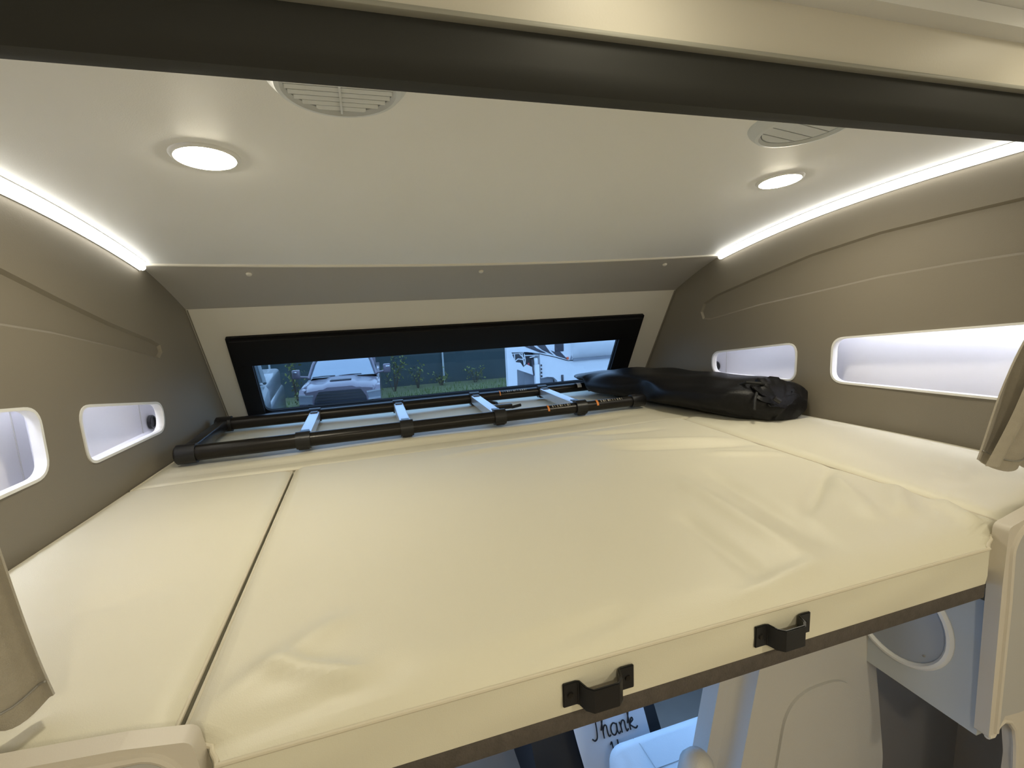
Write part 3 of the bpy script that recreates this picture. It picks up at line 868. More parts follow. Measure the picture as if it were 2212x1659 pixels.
# ------------------------------------------------------------------ black drawstring bag
bag = thing('drawstring_bag', 'black nylon drawstring bag slumped in the right corner', 'bag', (0, 0, 0))
axis = [(1.075, 2.035, 0.12, 0.045), (1.078, 1.99, 0.185, 0.085), (1.092, 1.90, 0.225, 0.100), (1.112, 1.78, 0.215, 0.108), (1.135, 1.66, 0.200, 0.112), (1.160, 1.54, 0.190, 0.115), (1.185, 1.42, 0.180, 0.118),
        (1.210, 1.31, 0.168, 0.122), (1.226, 1.235, 0.150, 0.122), (1.236, 1.185, 0.118, 0.110), (1.242, 1.158, 0.080, 0.080)]
def bag_pt(u, v):
    t = u * (len(axis) - 1); i = min(int(t), len(axis) - 2); f = t - i
    c = [axis[i][k] * (1 - f) + axis[i + 1][k] * f for k in range(4)]
    a = 2 * PI * v
    ca, sa = math.cos(a), math.sin(a)
    ex = math.copysign(abs(ca) ** 0.75, ca)
    ez = math.copysign(abs(sa) ** 0.8, sa)
    wr = 1 + 0.06 * math.sin(11 * u * PI + 3 * math.sin(2 * a)) * max(0, sa) + 0.06 * math.sin(5 * a + 8 * u) * (0.25 + u * u)
    wr += 0.035 * math.sin(17 * u + 4 * a) * math.sin(7 * u - 3 * a) + 0.05 * abs(math.sin(9 * a + 6 * u)) * max(0, u - .55) * 2
    x = min(c[0] + ex * c[2] * (1 + .4 * (wr - 1)), XC + wy(c[1]) - 0.012)
    zmin = 0.0150
    if c[1] > 1.84: zmin += 0.054 * (1 - smooth01((x - 1.00) / 0.03))       # lies over the end of the back ladder rail
    if x < 1.1: x += max(0.0, 1.0 - x) * math.exp(-((c[1] - 1.55) / 0.09) ** 2)      # pushed aside by the end of the front rail
    z = zmin + (c[3] - zmin + 0.012) * 0.5 * (1 + ez * (1 + 0.9 * (wr - 1)))
    return (x, c[1], max(z, zmin))
bm = bmesh.new()
NU, NV = 60, 56
R_ = [[bm.verts.new(bag_pt(i / NU, j / NV)) for j in range(NV)] for i in range(NU + 1)]
for i in range(NU):
    for j in range(NV):
        bm.faces.new((R_[i][j], R_[i + 1][j], R_[i + 1][(j + 1) % NV], R_[i][(j + 1) % NV]))
bm.faces.new(R_[0]); bm.faces.new(R_[-1][::-1])
finish('sack', bm, 'bag', bag, 80)
# gathered mouth, cord loop and toggle at the near end
bm = bmesh.new()
rings = []
for k, (rr, yy, zz) in enumerate(((0.035, 1.23, 0.105), (0.060, 1.205, 0.116), (0.074, 1.178, 0.108), (0.062, 1.158, 0.090), (0.030, 1.150, 0.075))):
    rings.append([bm.verts.new((1.215 + rr * math.cos(t) * (1 + .22 * math.sin(9 * t + k)), yy + 0.25 * rr * math.sin(t), zz + 0.5 * rr * math.sin(t) * (1 + .15 * math.sin(7 * t)))) for t in np.linspace(0, 2 * PI, 40, endpoint=False)])
for a, b in zip(rings[:-1], rings[1:]):
    for k in range(40): bm.faces.new((a[k], a[(k + 1) % 40], b[(k + 1) % 40], b[k]))
bm.faces.new(rings[0]); bm.faces.new(rings[-1][::-1])
finish('gathered_mouth', bm, 'bag', bag, 80)
finish('cord_loop', TB([(1.140, 1.25, 0.122), (1.140, 1.215, 0.136), (1.165, 1.185, 0.134), (1.195, 1.185, 0.130), (1.19, 1.21, 0.130), (1.16, 1.19, 0.120), (1.12, 1.16, 0.092), (1.11, 1.150, 0.062)], 0.0045, 8), 'cord', bag)
finish('toggle', TB([(1.175, 1.142, 0.094), (1.190, 1.134, 0.082)], 0.008, 10), 'blackplast', bag)

# ------------------------------------------------------------------ curtains
def curtain(name, label, pts_top, pts_bot, folds, amp, group):
    """cloth hanging between a top line and a bottom line of (x,y,z); folds push it along its normal"""
    t = thing(name, label, 'curtain', (0, 0, 0), group=group)
    a0, a1 = Vector(pts_top[0]), Vector(pts_top[1]); b0, b1 = Vector(pts_bot[0]), Vector(pts_bot[1])
    def fn(u, v, off=0.0):
        p = (a0.lerp(a1, u)).lerp(b0.lerp(b1, u), v)
        w = amp * (0.35 + 0.65 * v) * math.sin(2 * PI * folds * u + 1.2 * math.sin(2.5 * v)) + 0.006 * math.sin(11 * v + 7 * u)
        e = smooth01(u / .08) * smooth01((1 - u) / .08)
        return (p.x + 0.006 * math.sin(6 * v + 9 * u), p.y + w * (0.4 + .6 * e) + off, p.z + 0.010 * v ** 6 * math.sin(2 * PI * folds * u + 2))
    finish('cloth', surf(lambda u, v: fn(u, v), 60, 36, (0, 0.003, 0)), 'linen', t, 70)
    hem = [fn(i / 40, 0.965, -0.0022) for i in range(41)]
    finish('hem_stitch', TB(hem, 0.0012, 5), 'seam', t)
    return t
# right curtain, drawn back against the right wall, its lower front corner lifted over the cushion
cr = curtain('curtain', 'taupe linen curtain drawn back at the right edge of the bunk', ((1.265, 0.545, 0.605), (1.395, 0.53, 0.605)), ((1.040, 0.552, 0.082), (1.33, 0.548, 0.030)), 2.2, 0.012, 'curtains at the bunk entrance')
tt_ = np.linspace(0, 1, 30)
def edge_r(t, off): return (1.257 + (1.032 - 1.257) * t ** 1.05 + 0.005 * math.sin(9 * t) + off, 0.536 + 0.006 * math.sin(7 * t), 0.60 + (0.084 - 0.60) * t)
bm = bmesh.new()
rows = [[bm.verts.new(Vector(edge_r(t, 0.0)) + Vector((w_ * (0.4 + .6 * math.sin(PI * (0.15 + .6 * t))), -0.012 * math.sin(PI * w_ / 0.034), 0))) for w_ in np.linspace(0, 0.034, 6)] for t in tt_]
for a, b in zip(rows[:-1], rows[1:]):
    for k in range(5): bm.faces.new((a[k], a[k + 1], b[k + 1], b[k]))
bmesh.ops.solidify(bm, geom=list(bm.faces), thickness=0.003)
finish('folded_edge', bm, 'linen', cr, 70)
finish('lining', TB([tuple(Vector(edge_r(t, 0.036)) + Vector((0, 0.004, 0))) for t in np.linspace(0.72, 0.97, 10)], 0.006, 8), 'linenedge', cr)
cl = curtain('curtain', 'taupe linen curtain drawn back at the left edge of the bunk', ((-0.385, 0.545, 0.605), (-0.60, 0.515, 0.605)), ((-0.334, 0.556, 0.024), (-0.56, 0.54, 0.050)), 3.2, 0.016, 'curtains at the bunk entrance')

# ------------------------------------------------------------------ seats in the cab
def seat_outline(x0, x1, z0, z1, top_in, r):
    return round_poly([(x0, z0), (x1, z0), (x1 - 0.005, (z0 + z1) / 2), (x1 - top_in, z1), (x0 + top_in, z1), (x0 + 0.005, (z0 + z1) / 2)], [0.05, 0.05, 0.2, r, r, 0.2], 8)
s1 = thing('cab_seat', 'pale leather cab seat seen from behind, cushion lit blue, under the bunk edge', 'seat', (0, 0, 0))
bm = prism_y(seat_outline(0.570, 1.090, -1.08, -0.20, 0.085, 0.14), 0.67, 0.80, 0.0)
bmesh.ops.bevel(bm, geom=[e for e in bm.edges if e.calc_face_angle(0) > 1.0], offset=0.045, segments=5, affect='EDGES')
finish('backrest', bm, 'leather', s1, 45)
bm = prism_y(seat_outline(0.690, 0.985, -1.0, -0.385, 0.05, 0.10), 0.664, 0.70, 0.0)
bmesh.ops.bevel(bm, geom=[e for e in bm.edges if e.calc_face_angle(0) > 1.0], offset=0.012, segments=4, affect='EDGES')
finish('back_panel', bm, 'leather', s1, 45)
finish('armrest', TB([(0.532, 0.665, -0.80), (0.532, 0.665, -0.50), (0.532, 0.665, -0.47), (0.532, 0.665, -0.455), (0.532, 0.665, -0.448)], [0.036, 0.036, 0.031, 0.020, 0.006], 18), 'leather', s1)
finish('armrest_pivot', TB([(0.545, 0.70, -0.72), (0.590, 0.70, -0.72)], 0.022, 14), 'cabbrown', s1)
cus = finish('seat_cushion', B(0.562, 1.000, 0.765, 1.115, -0.985, -0.862, 0.05, 5), 'leatherw', s1, 50)
for x in (0.655, 0.890):
    finish('seam', TB([(x, 0.80, -0.8615), (x, 1.065, -0.8615), (x, 1.10, -0.876), (x, 1.1145, -0.91)], 0.0010, 6), 'seamlight', cus)
finish('seam', TB([(0.61, 0.985, -0.8615), (0.95, 0.985, -0.8615)], 0.0010, 6), 'seamlight', cus)
finish('pedestal', B(0.66, 0.94, 0.80, 1.06, FLOOR_Z, -0.986, 0.01), 'dash', s1)

# dashboard and centre console
dash = thing('dashboard', 'dark dashboard below the windshield', 'dashboard', (0, 0, 0))
finish('dash_body', prism_x(round_poly([(1.62, -1.20), (1.60, -0.90), (1.70, -0.80), (2.28, -0.79), (2.28, -1.20)], 0.03), -0.64, 1.44), 'dash', dash)
for x in (0.30, 0.62, 0.95):
    finish('air_outlet', B(x - 0.05, x + 0.05, 1.598, 1.62, -0.98, -0.92, 0.004), 'grille', dash)
finish('trim_bead', TB([(-0.6, 1.635, -0.865), (1.4, 1.635, -0.865)], 0.004, 8), 'cabpanel', dash)
con = thing('centre_console', 'dark centre console behind the thank you card', 'console', (0, 0, 0))
finish('console_body', prism_x(round_poly([(1.22, FLOOR_Z), (1.235, -1.10), (1.33, -0.97), (1.40, -0.82), (1.52, -0.80), (1.54, FLOOR_Z)], 0.02), 0.40, 0.86), 'dash', con)
finish('console_bead', TB([(0.40, 1.325, -0.975), (0.86, 1.325, -0.975)], 0.004, 8), 'cabpanel', con)

# card with hand-lettered words
card = thing('card', 'white card lettered Thank You beyond the blue-lit seat cushion', 'card', (0.655, 1.205, -0.985), (math.radians(-32), 0, 0))
def card_fn(u, v):
    return (-0.135 + 0.255 * u + 0.03 * (1 - v) ** 2 * (1 - u), 0.012 * (u - .5) ** 2 - 0.006 * math.sin(PI * v), -0.16 + 0.30 * v)
finish('sheet', surf(card_fn, 14, 12, (0, 0.0012, 0)), 'paper', card)
S = {'T': [[(0.05, .86), (.12, .98), (.35, .92), (.62, .98)], [(.42, .93), (.40, .45), (.33, .10), (.18, .02), (.08, .12)]],
     'h': [[(.0, .35), (.18, .80), (.24, .98), (.14, .95), (.10, .5), (.08, .0)], [(.09, .28), (.2, .5), (.32, .48), (.32, .2), (.36, .02), (.46, .06)]],
     'a': [[(.38, .42), (.22, .5), (.06, .35), (.06, .1), (.2, .0), (.34, .15), (.4, .45), (.38, .12), (.44, .0), (.54, .08)]],
     'n': [[(.04, .46), (.08, .3), (.08, .0)], [(.08, .28), (.2, .48), (.32, .44), (.32, .18), (.36, .0), (.46, .08)]],
     'k': [[(.0, .3), (.18, .82), (.22, .98), (.12, .95), (.10, .5), (.08, .0)], [(.10, .25), (.26, .48), (.32, .38), (.12, .24), (.26, .08), (.40, .0), (.50, .08)]],
     'Y': [[(.05, .85), (.14, .95), (.16, .6), (.28, .45), (.42, .6)], [(.46, .98), (.44, .5), (.36, .0), (.2, -.3), (.08, -.2)]],
     'o': [[(.22, .48), (.06, .35), (.08, .08), (.24, .0), (.36, .2), (.30, .44), (.22, .48), (.40, .40)]],
     'u': [[(.04, .46), (.06, .12), (.18, .0), (.32, .16), (.36, .46), (.36, .12), (.42, .0), (.52, .08)]]}
ADV = {'T': .62, 'h': .48, 'a': .52, 'n': .48, 'k': .5, 'Y': .5, 'o': .44, 'u': .5}
def spline(pts, n=6):
    out = []
    P_ = [Vector(p) for p in pts]
    for i in range(len(P_) - 1):
        p0, p1, p2, p3 = P_[max(0, i - 1)], P_[i], P_[i + 1], P_[min(len(P_) - 1, i + 2)]
        for k in range(n):
            t = k / n
            out.append(0.5 * ((2 * p1) + (p2 - p0) * t + (2 * p0 - 5 * p1 + 4 * p2 - p3) * t * t + (3 * p1 - p0 - 3 * p2 + p3) * t ** 3))
    out.append(P_[-1])
    return out
def lettering(word, x, z, size, r, parent):
    for ch in word:
        bm = bmesh.new()
        for st in S[ch]:
            tube(bm, [(x + p.x * size, -0.0075, z + p.y * size) for p in spline(st)], r, 6)
        finish('letter', bm, 'ink', parent)
        x += ADV[ch] * size
lettering('Thank', -0.085, 0.018, 0.064, 0.0022, card)
lettering('You', -0.028, -0.058, 0.064, 0.0022, card)

# knobs inside the cubbies seen through the small openings
def knob(side, y, z, label):
    x = XC + side * (wy(y) + 0.068)
    t = thing('round_socket', label, 'socket', (x, y, z), (0, 0, 0), 'black sockets inside the cubbies')
    s = -side
    finish('socket_ring', lathe(bmesh.new(), [(0.015, 0.0), (0.015, s * 0.003), (0.019, s * 0.004), (0.021, s * 0.002), (0.021, -s * 0.006), (0.0, -s * 0.006)], 24, 'x'), 'blackplast', t)
    finish('socket_face', lathe(bmesh.new(), [(0.015, s * 0.0005), (0.0, s * 0.0005)], 20, 'x'), 'anod', t)
knob(-1, 1.684, 0.113, 'small black round socket inside the left cubby')
knob(1, 1.690, 0.118, 'small black round socket inside the right cubby')

# ------------------------------------------------------------------ outdoors
g = bmesh.new(); box(g, -30, 40, -6, 45, GROUND_Z - 0.1, GROUND_Z)
tag(finish('ground', g, 'asphalt'), 'wet grey storage yard ground', None, None, 'structure')
tag(finish('grass_verge', surf(lambda u, v: (-16 + 34 * u, 15.6 + 4.6 * v, GROUND_Z + 0.01 + 0.10 * v + 0.03 * math.sin(17 * u + 5 * v)), 60, 12, (0, 0, -0.05)), 'verge'), 'grassy verge at the foot of the fence', None, None, 'structure')
bm = bmesh.new()
for i in range(3800):
    x, y = random.uniform(-5, 8), random.uniform(15.8, 19.9)
    if -2.0 < x < 0.6 and y < 18.6: continue
    if min(math.hypot(x - a_, y - b_) for a_, b_ in ((.95, 19.3), (1.9, 19.5), (-2.6, 19.3), (2.85, 19.6), (4.3, 19.6), (-2.3, 18.2))) < 0.55: continue
    a = random.uniform(0, PI); hgt = random.uniform(0.06, 0.22); w_ = 0.012
    zb = GROUND_Z + 0.02 + 0.10 * (y - 15.6) / 4.6
    dx, dy = math.cos(a) * w_, math.sin(a) * w_
    bm.faces.new([bm.verts.new(p) for p in ((x - dx, y - dy, zb), (x + dx, y + dy, zb), (x + random.uniform(-.05, .05), y, zb + hgt))])
tag(finish('grass', bm, 'grass', None, 0), 'rough grass growing along the fence', 'grass', None, 'stuff')
# fence: posts and mesh panels
fen = thing('fence', 'dark green mesh fence with grey posts behind the pickup', 'fence', (0, 0, GROUND_Z))
post0 = None
FX = [-16.9, -13.57, -10.24, -6.91, -3.58, -0.25, 3.08, 6.41, 9.74, 13.07, 16.4]
for i, x in enumerate(FX):
    if post0 is None:
        post0 = finish('post', TB([(0, 0, 0), (0, 0, 2.45), (0, 0, 2.50)], [0.035, 0.035, 0.02], 10), 'post', fen)
        post0.location = (x, 20.2, 0)
    else:
        c = post0.copy(); COL.objects.link(c); c.parent = fen; c.location = (x, 20.2, 0)
pan0 = None
for a, b in zip(FX[:-1], FX[1:]):
    w_ = b - a
    if pan0 is None:
        pan0 = finish('mesh_panel', surf(lambda u, v: (0.03 + (w_ - .06) * u, 0.03 * math.sin(PI * 6 * u) * math.sin(PI * v), 0.02 + 2.38 * v), 36, 6, (0, 0.01, 0)), 'fence', fen)
        pan0.location = (a, 20.26, 0)
    else:
        c = pan0.copy(); COL.objects.link(c); c.parent = fen; c.location = (a, 20.26, 0)
finish('top_rail', TB([(FX[0], 20.2, 2.40), (FX[-1], 20.2, 2.40)], 0.025, 8), 'post', fen)
# shrubs by the fence
def shrub(x, y, h, spread, n, label):
    t = thing('shrub', label, 'shrub', (x, y, GROUND_Z + 0.05), group='shrubs by the fence')
    bm, lf = bmesh.new(), bmesh.new()
    for k in range(7):
        a = random.uniform(0, 2 * PI); q = random.uniform(0.2, 1) * spread
        top = Vector((math.cos(a) * q, math.sin(a) * q * .6, h * random.uniform(.6, 1)))
        tube(bm, [(0.02 * math.cos(a), 0.02 * math.sin(a), 0), tuple(top * 0.5 + Vector((0, 0, .1))), tuple(top)], [0.015, 0.01, 0.004], 5)
        for j in range(n // 7):
            c = top * random.uniform(.4, 1.05) + Vector((random.gauss(0, .10), random.gauss(0, .10), random.gauss(0, .10)))
            c.z = max(c.z, 0.03)
            s = random.uniform(.035, .08)
            e1 = Vector((random.gauss(0, 1), random.gauss(0, 1), random.gauss(0, 1))).normalized() * s
            e2 = Vector((random.gauss(0, 1), random.gauss(0, 1), random.gauss(0, 1))).normalized() * s * .6
            lf.faces.new([lf.verts.new(c + d) for d in (e1, e2, -e1, -e2)])
    finish('stems', bm, 'twig', t)
    f = finish('foliage', lf, 'leaf', t, 0); f['kind'] = 'stuff'
for x, y, h, sp, n, lb in ((0.95, 19.3, 1.75, 0.55, 150, 'tall yellow-green shrub just right of the pickup'), (1.9, 19.5, 1.2, 0.4, 90, 'thin shrub against the fence right of the pickup'), (-2.6, 19.3, 1.75, 0.45, 110, 'tall sparse shrub left of the pickup'),
                           (2.85, 19.6, 0.6, 0.4, 110, 'low bush at the foot of the fence'), (4.3, 19.6, 0.7, 0.5, 110, 'low bush near the white trailer'), (-2.3, 18.2, 0.6, 0.4, 80, 'low bush beside the pickup')):
    shrub(x, y, h, sp, n, lb)

# ---- pickup truck facing the bunk window (local: origin on the ground below the bumper, -y towards the viewer)
tk = thing('pickup_truck', 'plum-grey pickup truck parked facing the window', 'truck', (-0.715, 12.80, GROUND_Z), (0, 0, math.radians(-2.0)))
hw = 0.985
def loft(secs, m, name, parent, smooth=30, cap=True):
    """secs: list of lists of points, equal lengths, open strips along x"""
    bm = bmesh.new()
    rows = [[bm.verts.new(p) for p in s] for s in secs]
    for a, b in zip(rows[:-1], rows[1:]):
        for k in range(len(a) - 1):
            bm.faces.new((a[k], a[k + 1], b[k + 1], b[k]))
    if cap:
        bm.faces.new(rows[0]); bm.faces.new(rows[-1][::-1])
    return finish(name, bm, m, parent, smooth)
def sym(pts):   # half section (x>=0) mirrored to the full width
    return [(-x, y, z) for x, y, z in reversed(pts)] + [p for p in pts if p[0] > 0]
# hood: raised centre bulge, dropping to the fenders
def hood_sec(y, z, w, dz):
    return sym([(0, y, z + 0.03), (0.30, y, z + 0.03), (0.42, y, z - 0.02), (0.62, y, z - 0.035), (0.80, y, z - 0.06), (w, y, z - dz), (w, y, z - 0.30)])
loft([hood_sec(-0.02, 1.33, 0.80, 0.12), hood_sec(0.10, 1.39, 0.88, 0.12), hood_sec(0.50, 1.435, 0.92, 0.10), hood_sec(1.20, 1.475, 0.93, 0.09)], 'paint', 'hood', tk, 25)
hs = finish('hood_scoop', prism_y(round_poly([(-0.28, -0.022), (0.28, -0.022), (0.26, 0.028), (-0.26, 0.028)], 0.012, 3), 0.42, 0.62), 'grille', tk)
hs.location = (0, 0, 1.452)
for s in (-1, 1):
    finish('fender', prism(bmesh.new(), round_poly([(0.0, 0.75), (0.0, 1.20), (0.16, 1.31), (1.35, 1.36), (1.35, 0.45), (0.95, 0.45), (0.90, 0.75), (0.62, 0.88), (0.34, 0.75), (0.28, 0.55)], 0.03), lambda a, b: (s * 0.80, a, b), lambda a, b: (s * hw, a, b)), 'paint', tk)
    lampo = finish('headlamp', prism_y(round_poly([(s * 0.66, 0.98), (s * 0.985, 1.00), (s * 0.985, 1.21), (s * 0.64, 1.17)], 0.02), -0.03, 0.10), 'lamp', tk)
    finish('lamp_bar', prism_y([(s * 0.65, 1.155), (s * 0.985, 1.185), (s * 0.985, 1.225), (s * 0.64, 1.195)], -0.045, 0.05), 'chrome', lampo)
    finish('lamp_bar', prism_y([(s * 0.67, 0.965), (s * 0.98, 0.985), (s * 0.98, 1.03), (s * 0.67, 1.01)], -0.045, 0.05), 'chrome', lampo)
    # tow mirrors on arms
    mr = finish('mirror', B(s * 1.20 - 0.10, s * 1.20 + 0.10, 1.22, 1.36, 1.48, 1.73, 0.035, 3), 'paint', tk)
    finish('mirror_lamp', B(s * 1.225 - 0.055, s * 1.225 + 0.055, 1.205, 1.235, 1.645, 1.685, 0.01), 'chrome', mr)
    finish('mirror_arm', TB([(s * 0.90, 1.32, 1.50), (s * 1.12, 1.29, 1.53)], 0.03, 8), 'paint', mr)
    finish('wheel', lathe(bmesh.new(), [(0, -0.13), (0.24, -0.13), (0.40, -0.12), (0.42, -0.08), (0.42, 0.08), (0.40, 0.12), (0.24, 0.13), (0, 0.13)], 28, 'x', (s * 0.82, 0.62, 0.42)), 'tyre', tk)
    finish('wheel', lathe(bmesh.new(), [(0, -0.13), (0.24, -0.13), (0.40, -0.12), (0.42, -0.08), (0.42, 0.08), (0.40, 0.12), (0.24, 0.13), (0, 0.13)], 28, 'x', (s * 0.82, 4.35, 0.42)), 'tyre', tk)
    finish('door_side', prism(bmesh.new(), [(1.35, 0.45), (1.35, 1.36), (3.1, 1.40), (3.1, 0.45)], lambda a, b: (s * 0.90, a, b), lambda a, b: (s * 0.97, a, b)), 'paint', tk)
grl = finish('grille', prism_y(round_poly([(-0.66, 0.80), (0.66, 0.80), (0.62, 1.08), (0.50, 1.27), (-0.50, 1.27), (-0.62, 1.08)], 0.04), -0.05, 0.10), 'grille', tk)
for k in range(5):
    z = 0.88 + 0.075 * k
    finish('grille_bar', B(-0.56, 0.56, -0.062, -0.045, z, z + 0.018, 0.003), 'blackplast', grl)
ol = round_poly([(-0.66, 0.80), (0.66, 0.80), (0.62, 1.08), (0.50, 1.27), (-0.50, 1.27), (-0.62, 1.08)], 0.04)
finish('grille_surround', ring_solid(ol, offset_poly(ol, 0.05), lambda a, b: (a, -0.035, b), lambda a, b: (a, 0.06, b)), 'paint', tk)
finish('bumper', prism_y(round_poly([(-0.99, 0.48), (0.99, 0.48), (1.0, 0.92), (0.70, 0.95), (0.66, 0.80), (-0.66, 0.80), (-0.70, 0.95), (-1.0, 0.92)], 0.02), -0.16, 0.05, 0.01), 'chrome', tk)
# cab: windshield, pillars, roof, wipers
loft([sym([(0, 1.16, 1.485), (0.80, 1.22, 1.475), (0.87, 1.30, 1.46)]), sym([(0, 1.60, 1.80), (0.72, 1.64, 1.79), (0.78, 1.70, 1.78)]), sym([(0, 1.88, 1.945), (0.66, 1.92, 1.93), (0.72, 1.98, 1.92)])], 'tglass', 'windshield', tk, 40, False)
for s in (-1, 1):
    finish('pillar', TB([(s * 0.90, 1.28, 1.46), (s * 0.81, 1.66, 1.79), (s * 0.735, 1.96, 1.95)], 0.035, 8), 'paint', tk)
    finish('side_glass', prism(bmesh.new(), [(1.40, 1.40), (3.0, 1.42), (2.95, 1.90), (2.0, 1.92)], lambda a, b: (s * (0.92 - 0.30 * (b - 1.40)), a, b), lambda a, b: (s * (0.90 - 0.30 * (b - 1.40)), a, b)), 'tglass', tk)
loft([sym([(0, 1.86, 1.945), (0.70, 1.92, 1.925), (0.76, 1.95, 1.88)]), sym([(0, 2.05, 2.00), (0.66, 2.08, 1.985), (0.77, 2.1, 1.90)]), sym([(0, 3.1, 2.01), (0.66, 3.1, 1.99), (0.78, 3.1, 1.90)])], 'paint', 'roof', tk, 30, False)
finish('cab_back', B(-0.88, 0.88, 3.02, 3.10, 0.6, 1.96, 0.02), 'paint', tk)
finish('truck_bed', B(-0.97, 0.97, 3.14, 5.3, 0.62, 1.42, 0.03), 'paint', tk)
finish('chassis', B(-0.70, 0.70, 0.1, 5.2, 0.42, 0.75), 'grille', tk)
finish('engine_bay', B(-0.80, 0.80, 0.06, 1.34, 0.6, 1.20), 'grille', tk)
finish('camera_pod', B(-0.16, 0.16, 1.83, 1.90, 1.80, 1.90, 0.02), 'decal', tk)
for k in range(3):
    finish('roof_marker', B(-0.04 + (k - 1) * 0.5, 0.04 + (k - 1) * 0.5, 2.0, 2.06, 1.985, 2.02, 0.008), 'lamp', tk)
for xa, xb in ((-0.78, -0.20), (-0.10, 0.50)):
    finish('wiper', TB([(xa, 1.185, 1.50), ((xa + xb) / 2, 1.19, 1.515), (xb, 1.19, 1.512)], 0.012, 6), 'grille', tk)

# ---- second car at the left edge of the window: front corner with hood and pillar
c2 = thing('parked_car', 'grey-green car cut off at the left edge of the window', 'car', (-2.80, 9.4, GROUND_Z), (0, 0, math.radians(4)))
def hs2(y, z, w): return sym([(0, y, z), (0.55, y, z - 0.02), (w - 0.06, y, z - 0.07), (w, y, z - 0.16), (w, y, z - 0.55)])
loft([hs2(-0.45, 1.42, 0.80), hs2(-0.30, 1.62, 0.93), hs2(0.1, 1.80, 0.97), hs2(0.75, 1.92, 0.99)], 'paint2', 'hood', c2, 35)
finish('body', B(-0.97, 0.97, -0.48, 4.2, 0.45, 1.45, 0.10, 3), 'paint2', c2)
finish('body_upper', B(-0.92, 0.92, 0.8, 4.1, 1.35, 1.88, 0.10, 3), 'paint2', c2)
loft([sym([(0, 0.70, 1.92), (0.90, 0.78, 1.91)]), sym([(0, 1.35, 2.42), (0.74, 1.42, 2.40)])], 'carglass', 'windshield', c2, 40, False)
for s in (-1, 1):
    finish('pillar', TB([(s * 0.93, 0.72, 1.90), (s * 0.84, 1.05, 2.16), (s * 0.76, 1.40, 2.42)], 0.035, 8), 'paint2', c2)
    finish('headlamp', B(s * 0.80 - 0.13, s * 0.80 + 0.13, -0.50, -0.30, 1.18, 1.38, 0.04, 3), 'lamp', c2)
    for yy in (0.35, 3.3):
        finish('wheel', lathe(bmesh.new(), [(0, -0.12), (0.24, -0.12), (0.38, -0.11), (0.40, -0.07), (0.40, 0.07), (0.38, 0.11), (0.24, 0.12), (0, 0.12)], 24, 'x', (s * 0.87, yy, 0.40)), 'tyre', c2)
finish('roof', B(-0.76, 0.76, 1.38, 3.9, 2.38, 2.45, 0.03), 'paint2', c2)

# ---- white fifth-wheel trailer at the right, seen from its side (side plane y = 11, nose to the left)
tr = thing('fifth_wheel_trailer', 'white fifth-wheel trailer with dark swooshes at the right of the window', 'trailer', (0, 0, GROUND_Z))
def TZ(pts): return [(x, z - GROUND_Z) for x, z in pts]
up = TZ([(3.21, 0.9), (3.21, -0.63), (3.72, -0.65), (4.06, -0.71), (4.46, -0.82), (4.81, -0.94), (4.93, -0.93), (7.6, -0.93), (7.6, 0.9)])
finish('upper_body', prism(bmesh.new(), up, lambda a, b: (a, 11.0, b), lambda a, b: (a + 0.85 * max(0.0, (4.81 - a) / 1.6), 13.3, b)), 'trailer', tr)   # nose chamfered in plan
low = TZ([(4.06, -0.73), (4.46, -0.84), (4.81, -0.96), (7.6, -0.95), (7.6, -1.95), (4.60, -1.95), (4.50, -1.42), (4.40, -1.33), (4.25, -1.31), (4.08, -1.33)])
finish('lower_body', prism_y(low, 11.03, 13.3), 'trailer', tr)
# bulged side pod
bm = bmesh.new()
rows = []
for x, k in ((4.88, 0.0), (4.90, 0.6), (4.97, 0.9), (5.10, 1.0), (7.5, 1.0)):
    rows.append([bm.verts.new((x, 11.0 - 0.22 * k * math.sin(PI * t) ** 0.6, 1.80 + 1.0 * t)) for t in np.linspace(0, 1, 16)])
for a, b in zip(rows[:-1], rows[1:]):
    for q in range(15): bm.faces.new((a[q], a[q + 1], b[q + 1], b[q]))
finish('side_pod', bm, 'trailer', tr, 40)
finish('pod_lower_trim', B(4.93, 7.5, 10.98, 11.02, 1.735, 1.80), 'trgrey', tr)  # grey strip along the lower edge of the pod
pod = [(4.865, 10.992, 1.77), (4.90, 10.99, 1.86), (4.925, 10.985, 2.0), (4.915, 10.985, 2.2), (4.87, 10.985, 2.4)]
finish('pod_seam', TB(pod, 0.022, 8), 'trgrey', tr)
finish('nose_post', prism_y(TZ([(3.205, -0.50), (3.205, -1.95), (3.43, -1.95), (3.44, -1.03), (3.39, -0.82), (3.32, -0.63), (3.32, -0.50)]), 10.96, 11.12), 'trailer', tr)
finish('gusset', prism_y(TZ([(3.36, -0.78), (3.44, -1.05), (3.90, -1.24), (3.90, -1.06), (3.72, -0.96), (3.62, -1.02), (3.55, -0.90), (3.44, -0.88)]), 10.99, 11.06), 'trailer', tr)
finish('landing_leg', B(3.89, 4.005, 10.92, 11.03, 0.12, GROUND_Z * -1 - 0.97, 0.01), 'trailer', tr)
finish('leg_head', B(3.895, 3.975, 10.93, 11.02, GROUND_Z * -1 - 0.97, GROUND_Z * -1 - 0.815, 0.012), 'trailer', tr)
finish('leg_foot', B(3.84, 4.06, 10.87, 11.08, 0.0, 0.12, 0.01), 'post', tr)
finish('pin_box', B(3.72, 4.04, 11.45, 12.6, 1.55, 2.02, 0.03), 'decal', tr)
finish('pin_plate', B(3.70, 4.00, 11.2, 12.4, 1.0, 1.54), 'trgrey', tr)
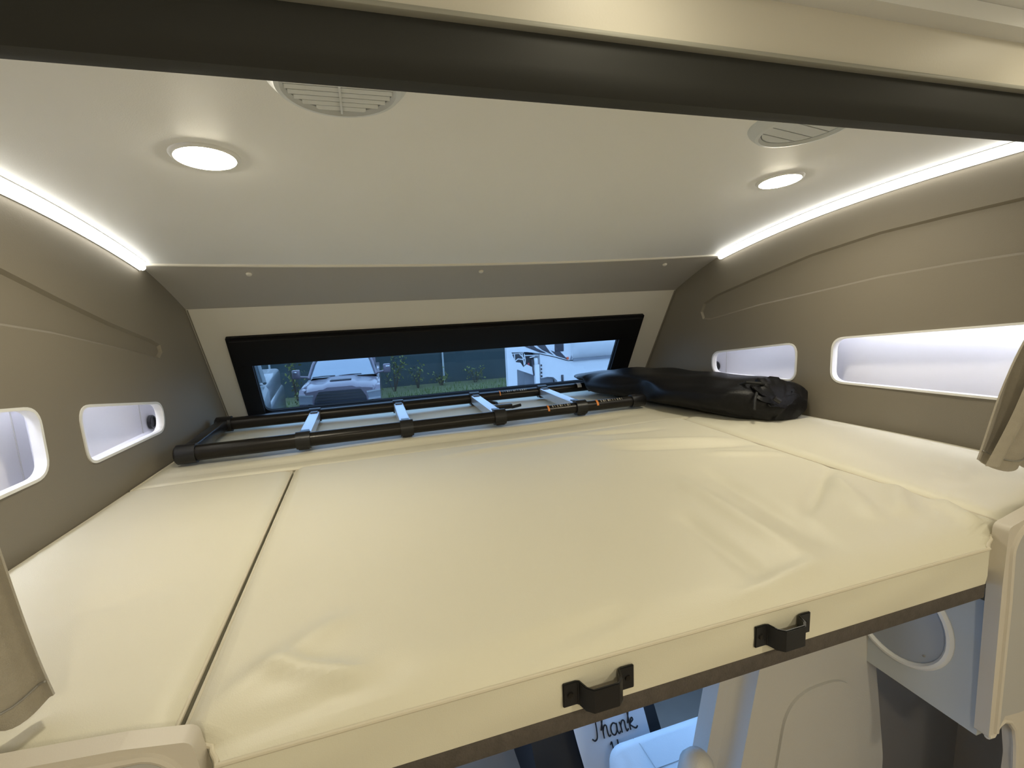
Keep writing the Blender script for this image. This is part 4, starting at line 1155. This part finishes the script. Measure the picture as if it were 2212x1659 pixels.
for pts in ([(3.31, 2.01), (3.43, 2.02), (3.67, 2.03)], [(3.43, 2.02), (3.43, 1.86)], [(3.62, 2.03), (3.66, 1.80), (3.67, 1.72)], [(3.68, 2.00), (3.70, 1.86), (3.69, 1.74)], [(3.67, 1.96), (4.05, 1.94)],
            [(3.55, 2.02), (3.68, 1.88)], [(3.44, 1.84), (3.52, 1.89), (3.66, 1.86)], [(3.82, 1.90), (3.95, 1.92)]):
    finish('hitch_rod', TB([(x, 11.08, z) for x, z in pts], 0.014, 6), 'trailer', tr)
finish('red_tag', B(3.74, 3.775, 11.0, 11.03, 1.66, 1.78), 'red', tr)
finish('hose', TB([(3.85, 11.0, 1.86), (3.86, 10.99, 1.6), (3.88, 10.99, 1.46)], 0.02, 6), 'decal', tr)
for k in range(4):
    finish('hinge', B(4.075, 4.10, 10.99, 11.04, 1.40 + 0.09 * k, 1.445 + 0.09 * k), 'decal', tr)
finish('wheel_well', prism_y(TZ([(3.98, -1.34), (4.25, -1.31), (4.40, -1.32), (4.46, -1.37), (4.46, -1.95), (3.98, -1.95)]), 11.2, 13.2), 'trgrey', tr)
for (a, b, z0_, z1_) in ((4.61, 4.67, -1.47, -1.29), (5.555, 5.615, -1.45, -1.30)):
    finish('latch', B(a, b, 11.005, 11.035, z0_ - GROUND_Z, z1_ - GROUND_Z, 0.008), 'decal', tr)
finish('trailer_window', B(4.45, 4.69, 10.985, 11.01, 2.00, 2.55, 0.01), 'decal', tr)
finish('marker_light', B(4.755, 4.815, 10.975, 11.01, 1.785, 1.85, 0.008), 'marker', tr)
for ol in ([(3.50, -0.40), (3.58, -0.42), (3.70, -0.48), (3.96, -0.62), (4.24, -0.725), (4.05, -0.685), (3.73, -0.545)], [(3.62, -0.38), (3.81, -0.44), (3.98, -0.575), (4.22, -0.71), (4.10, -0.68), (3.85, -0.57)],
           [(3.84, -0.36), (4.15, -0.42), (4.23, -0.56), (4.32, -0.69), (4.42, -0.785), (4.14, -0.64), (4.05, -0.57)], [(4.34, -0.655), (4.45, -0.70), (4.59, -0.70), (4.74, -0.86), (4.79, -0.915), (4.49, -0.80)]):
    finish('swoosh', prism_y(TZ(ol), 10.992, 11.001), 'decal', tr)
for x in (5.8, 6.6):
    finish('wheel', lathe(bmesh.new(), [(0, -0.1), (0.22, -0.1), (0.36, -0.09), (0.38, -0.05), (0.38, 0.05), (0.36, 0.09), (0.22, 0.1), (0, 0.1)], 24, 'y', (x, 11.15, 0.38)), 'tyre', tr)
finish('axle_skirt', B(4.9, 7.5, 11.3, 13.0, 0.40, 0.80), 'trgrey', tr)
finish('awning_line', TB([(5.55, 10.77, 2.40), (6.05, 10.77, 2.30), (7.0, 10.77, 2.1)], 0.012, 6), 'decal', tr)
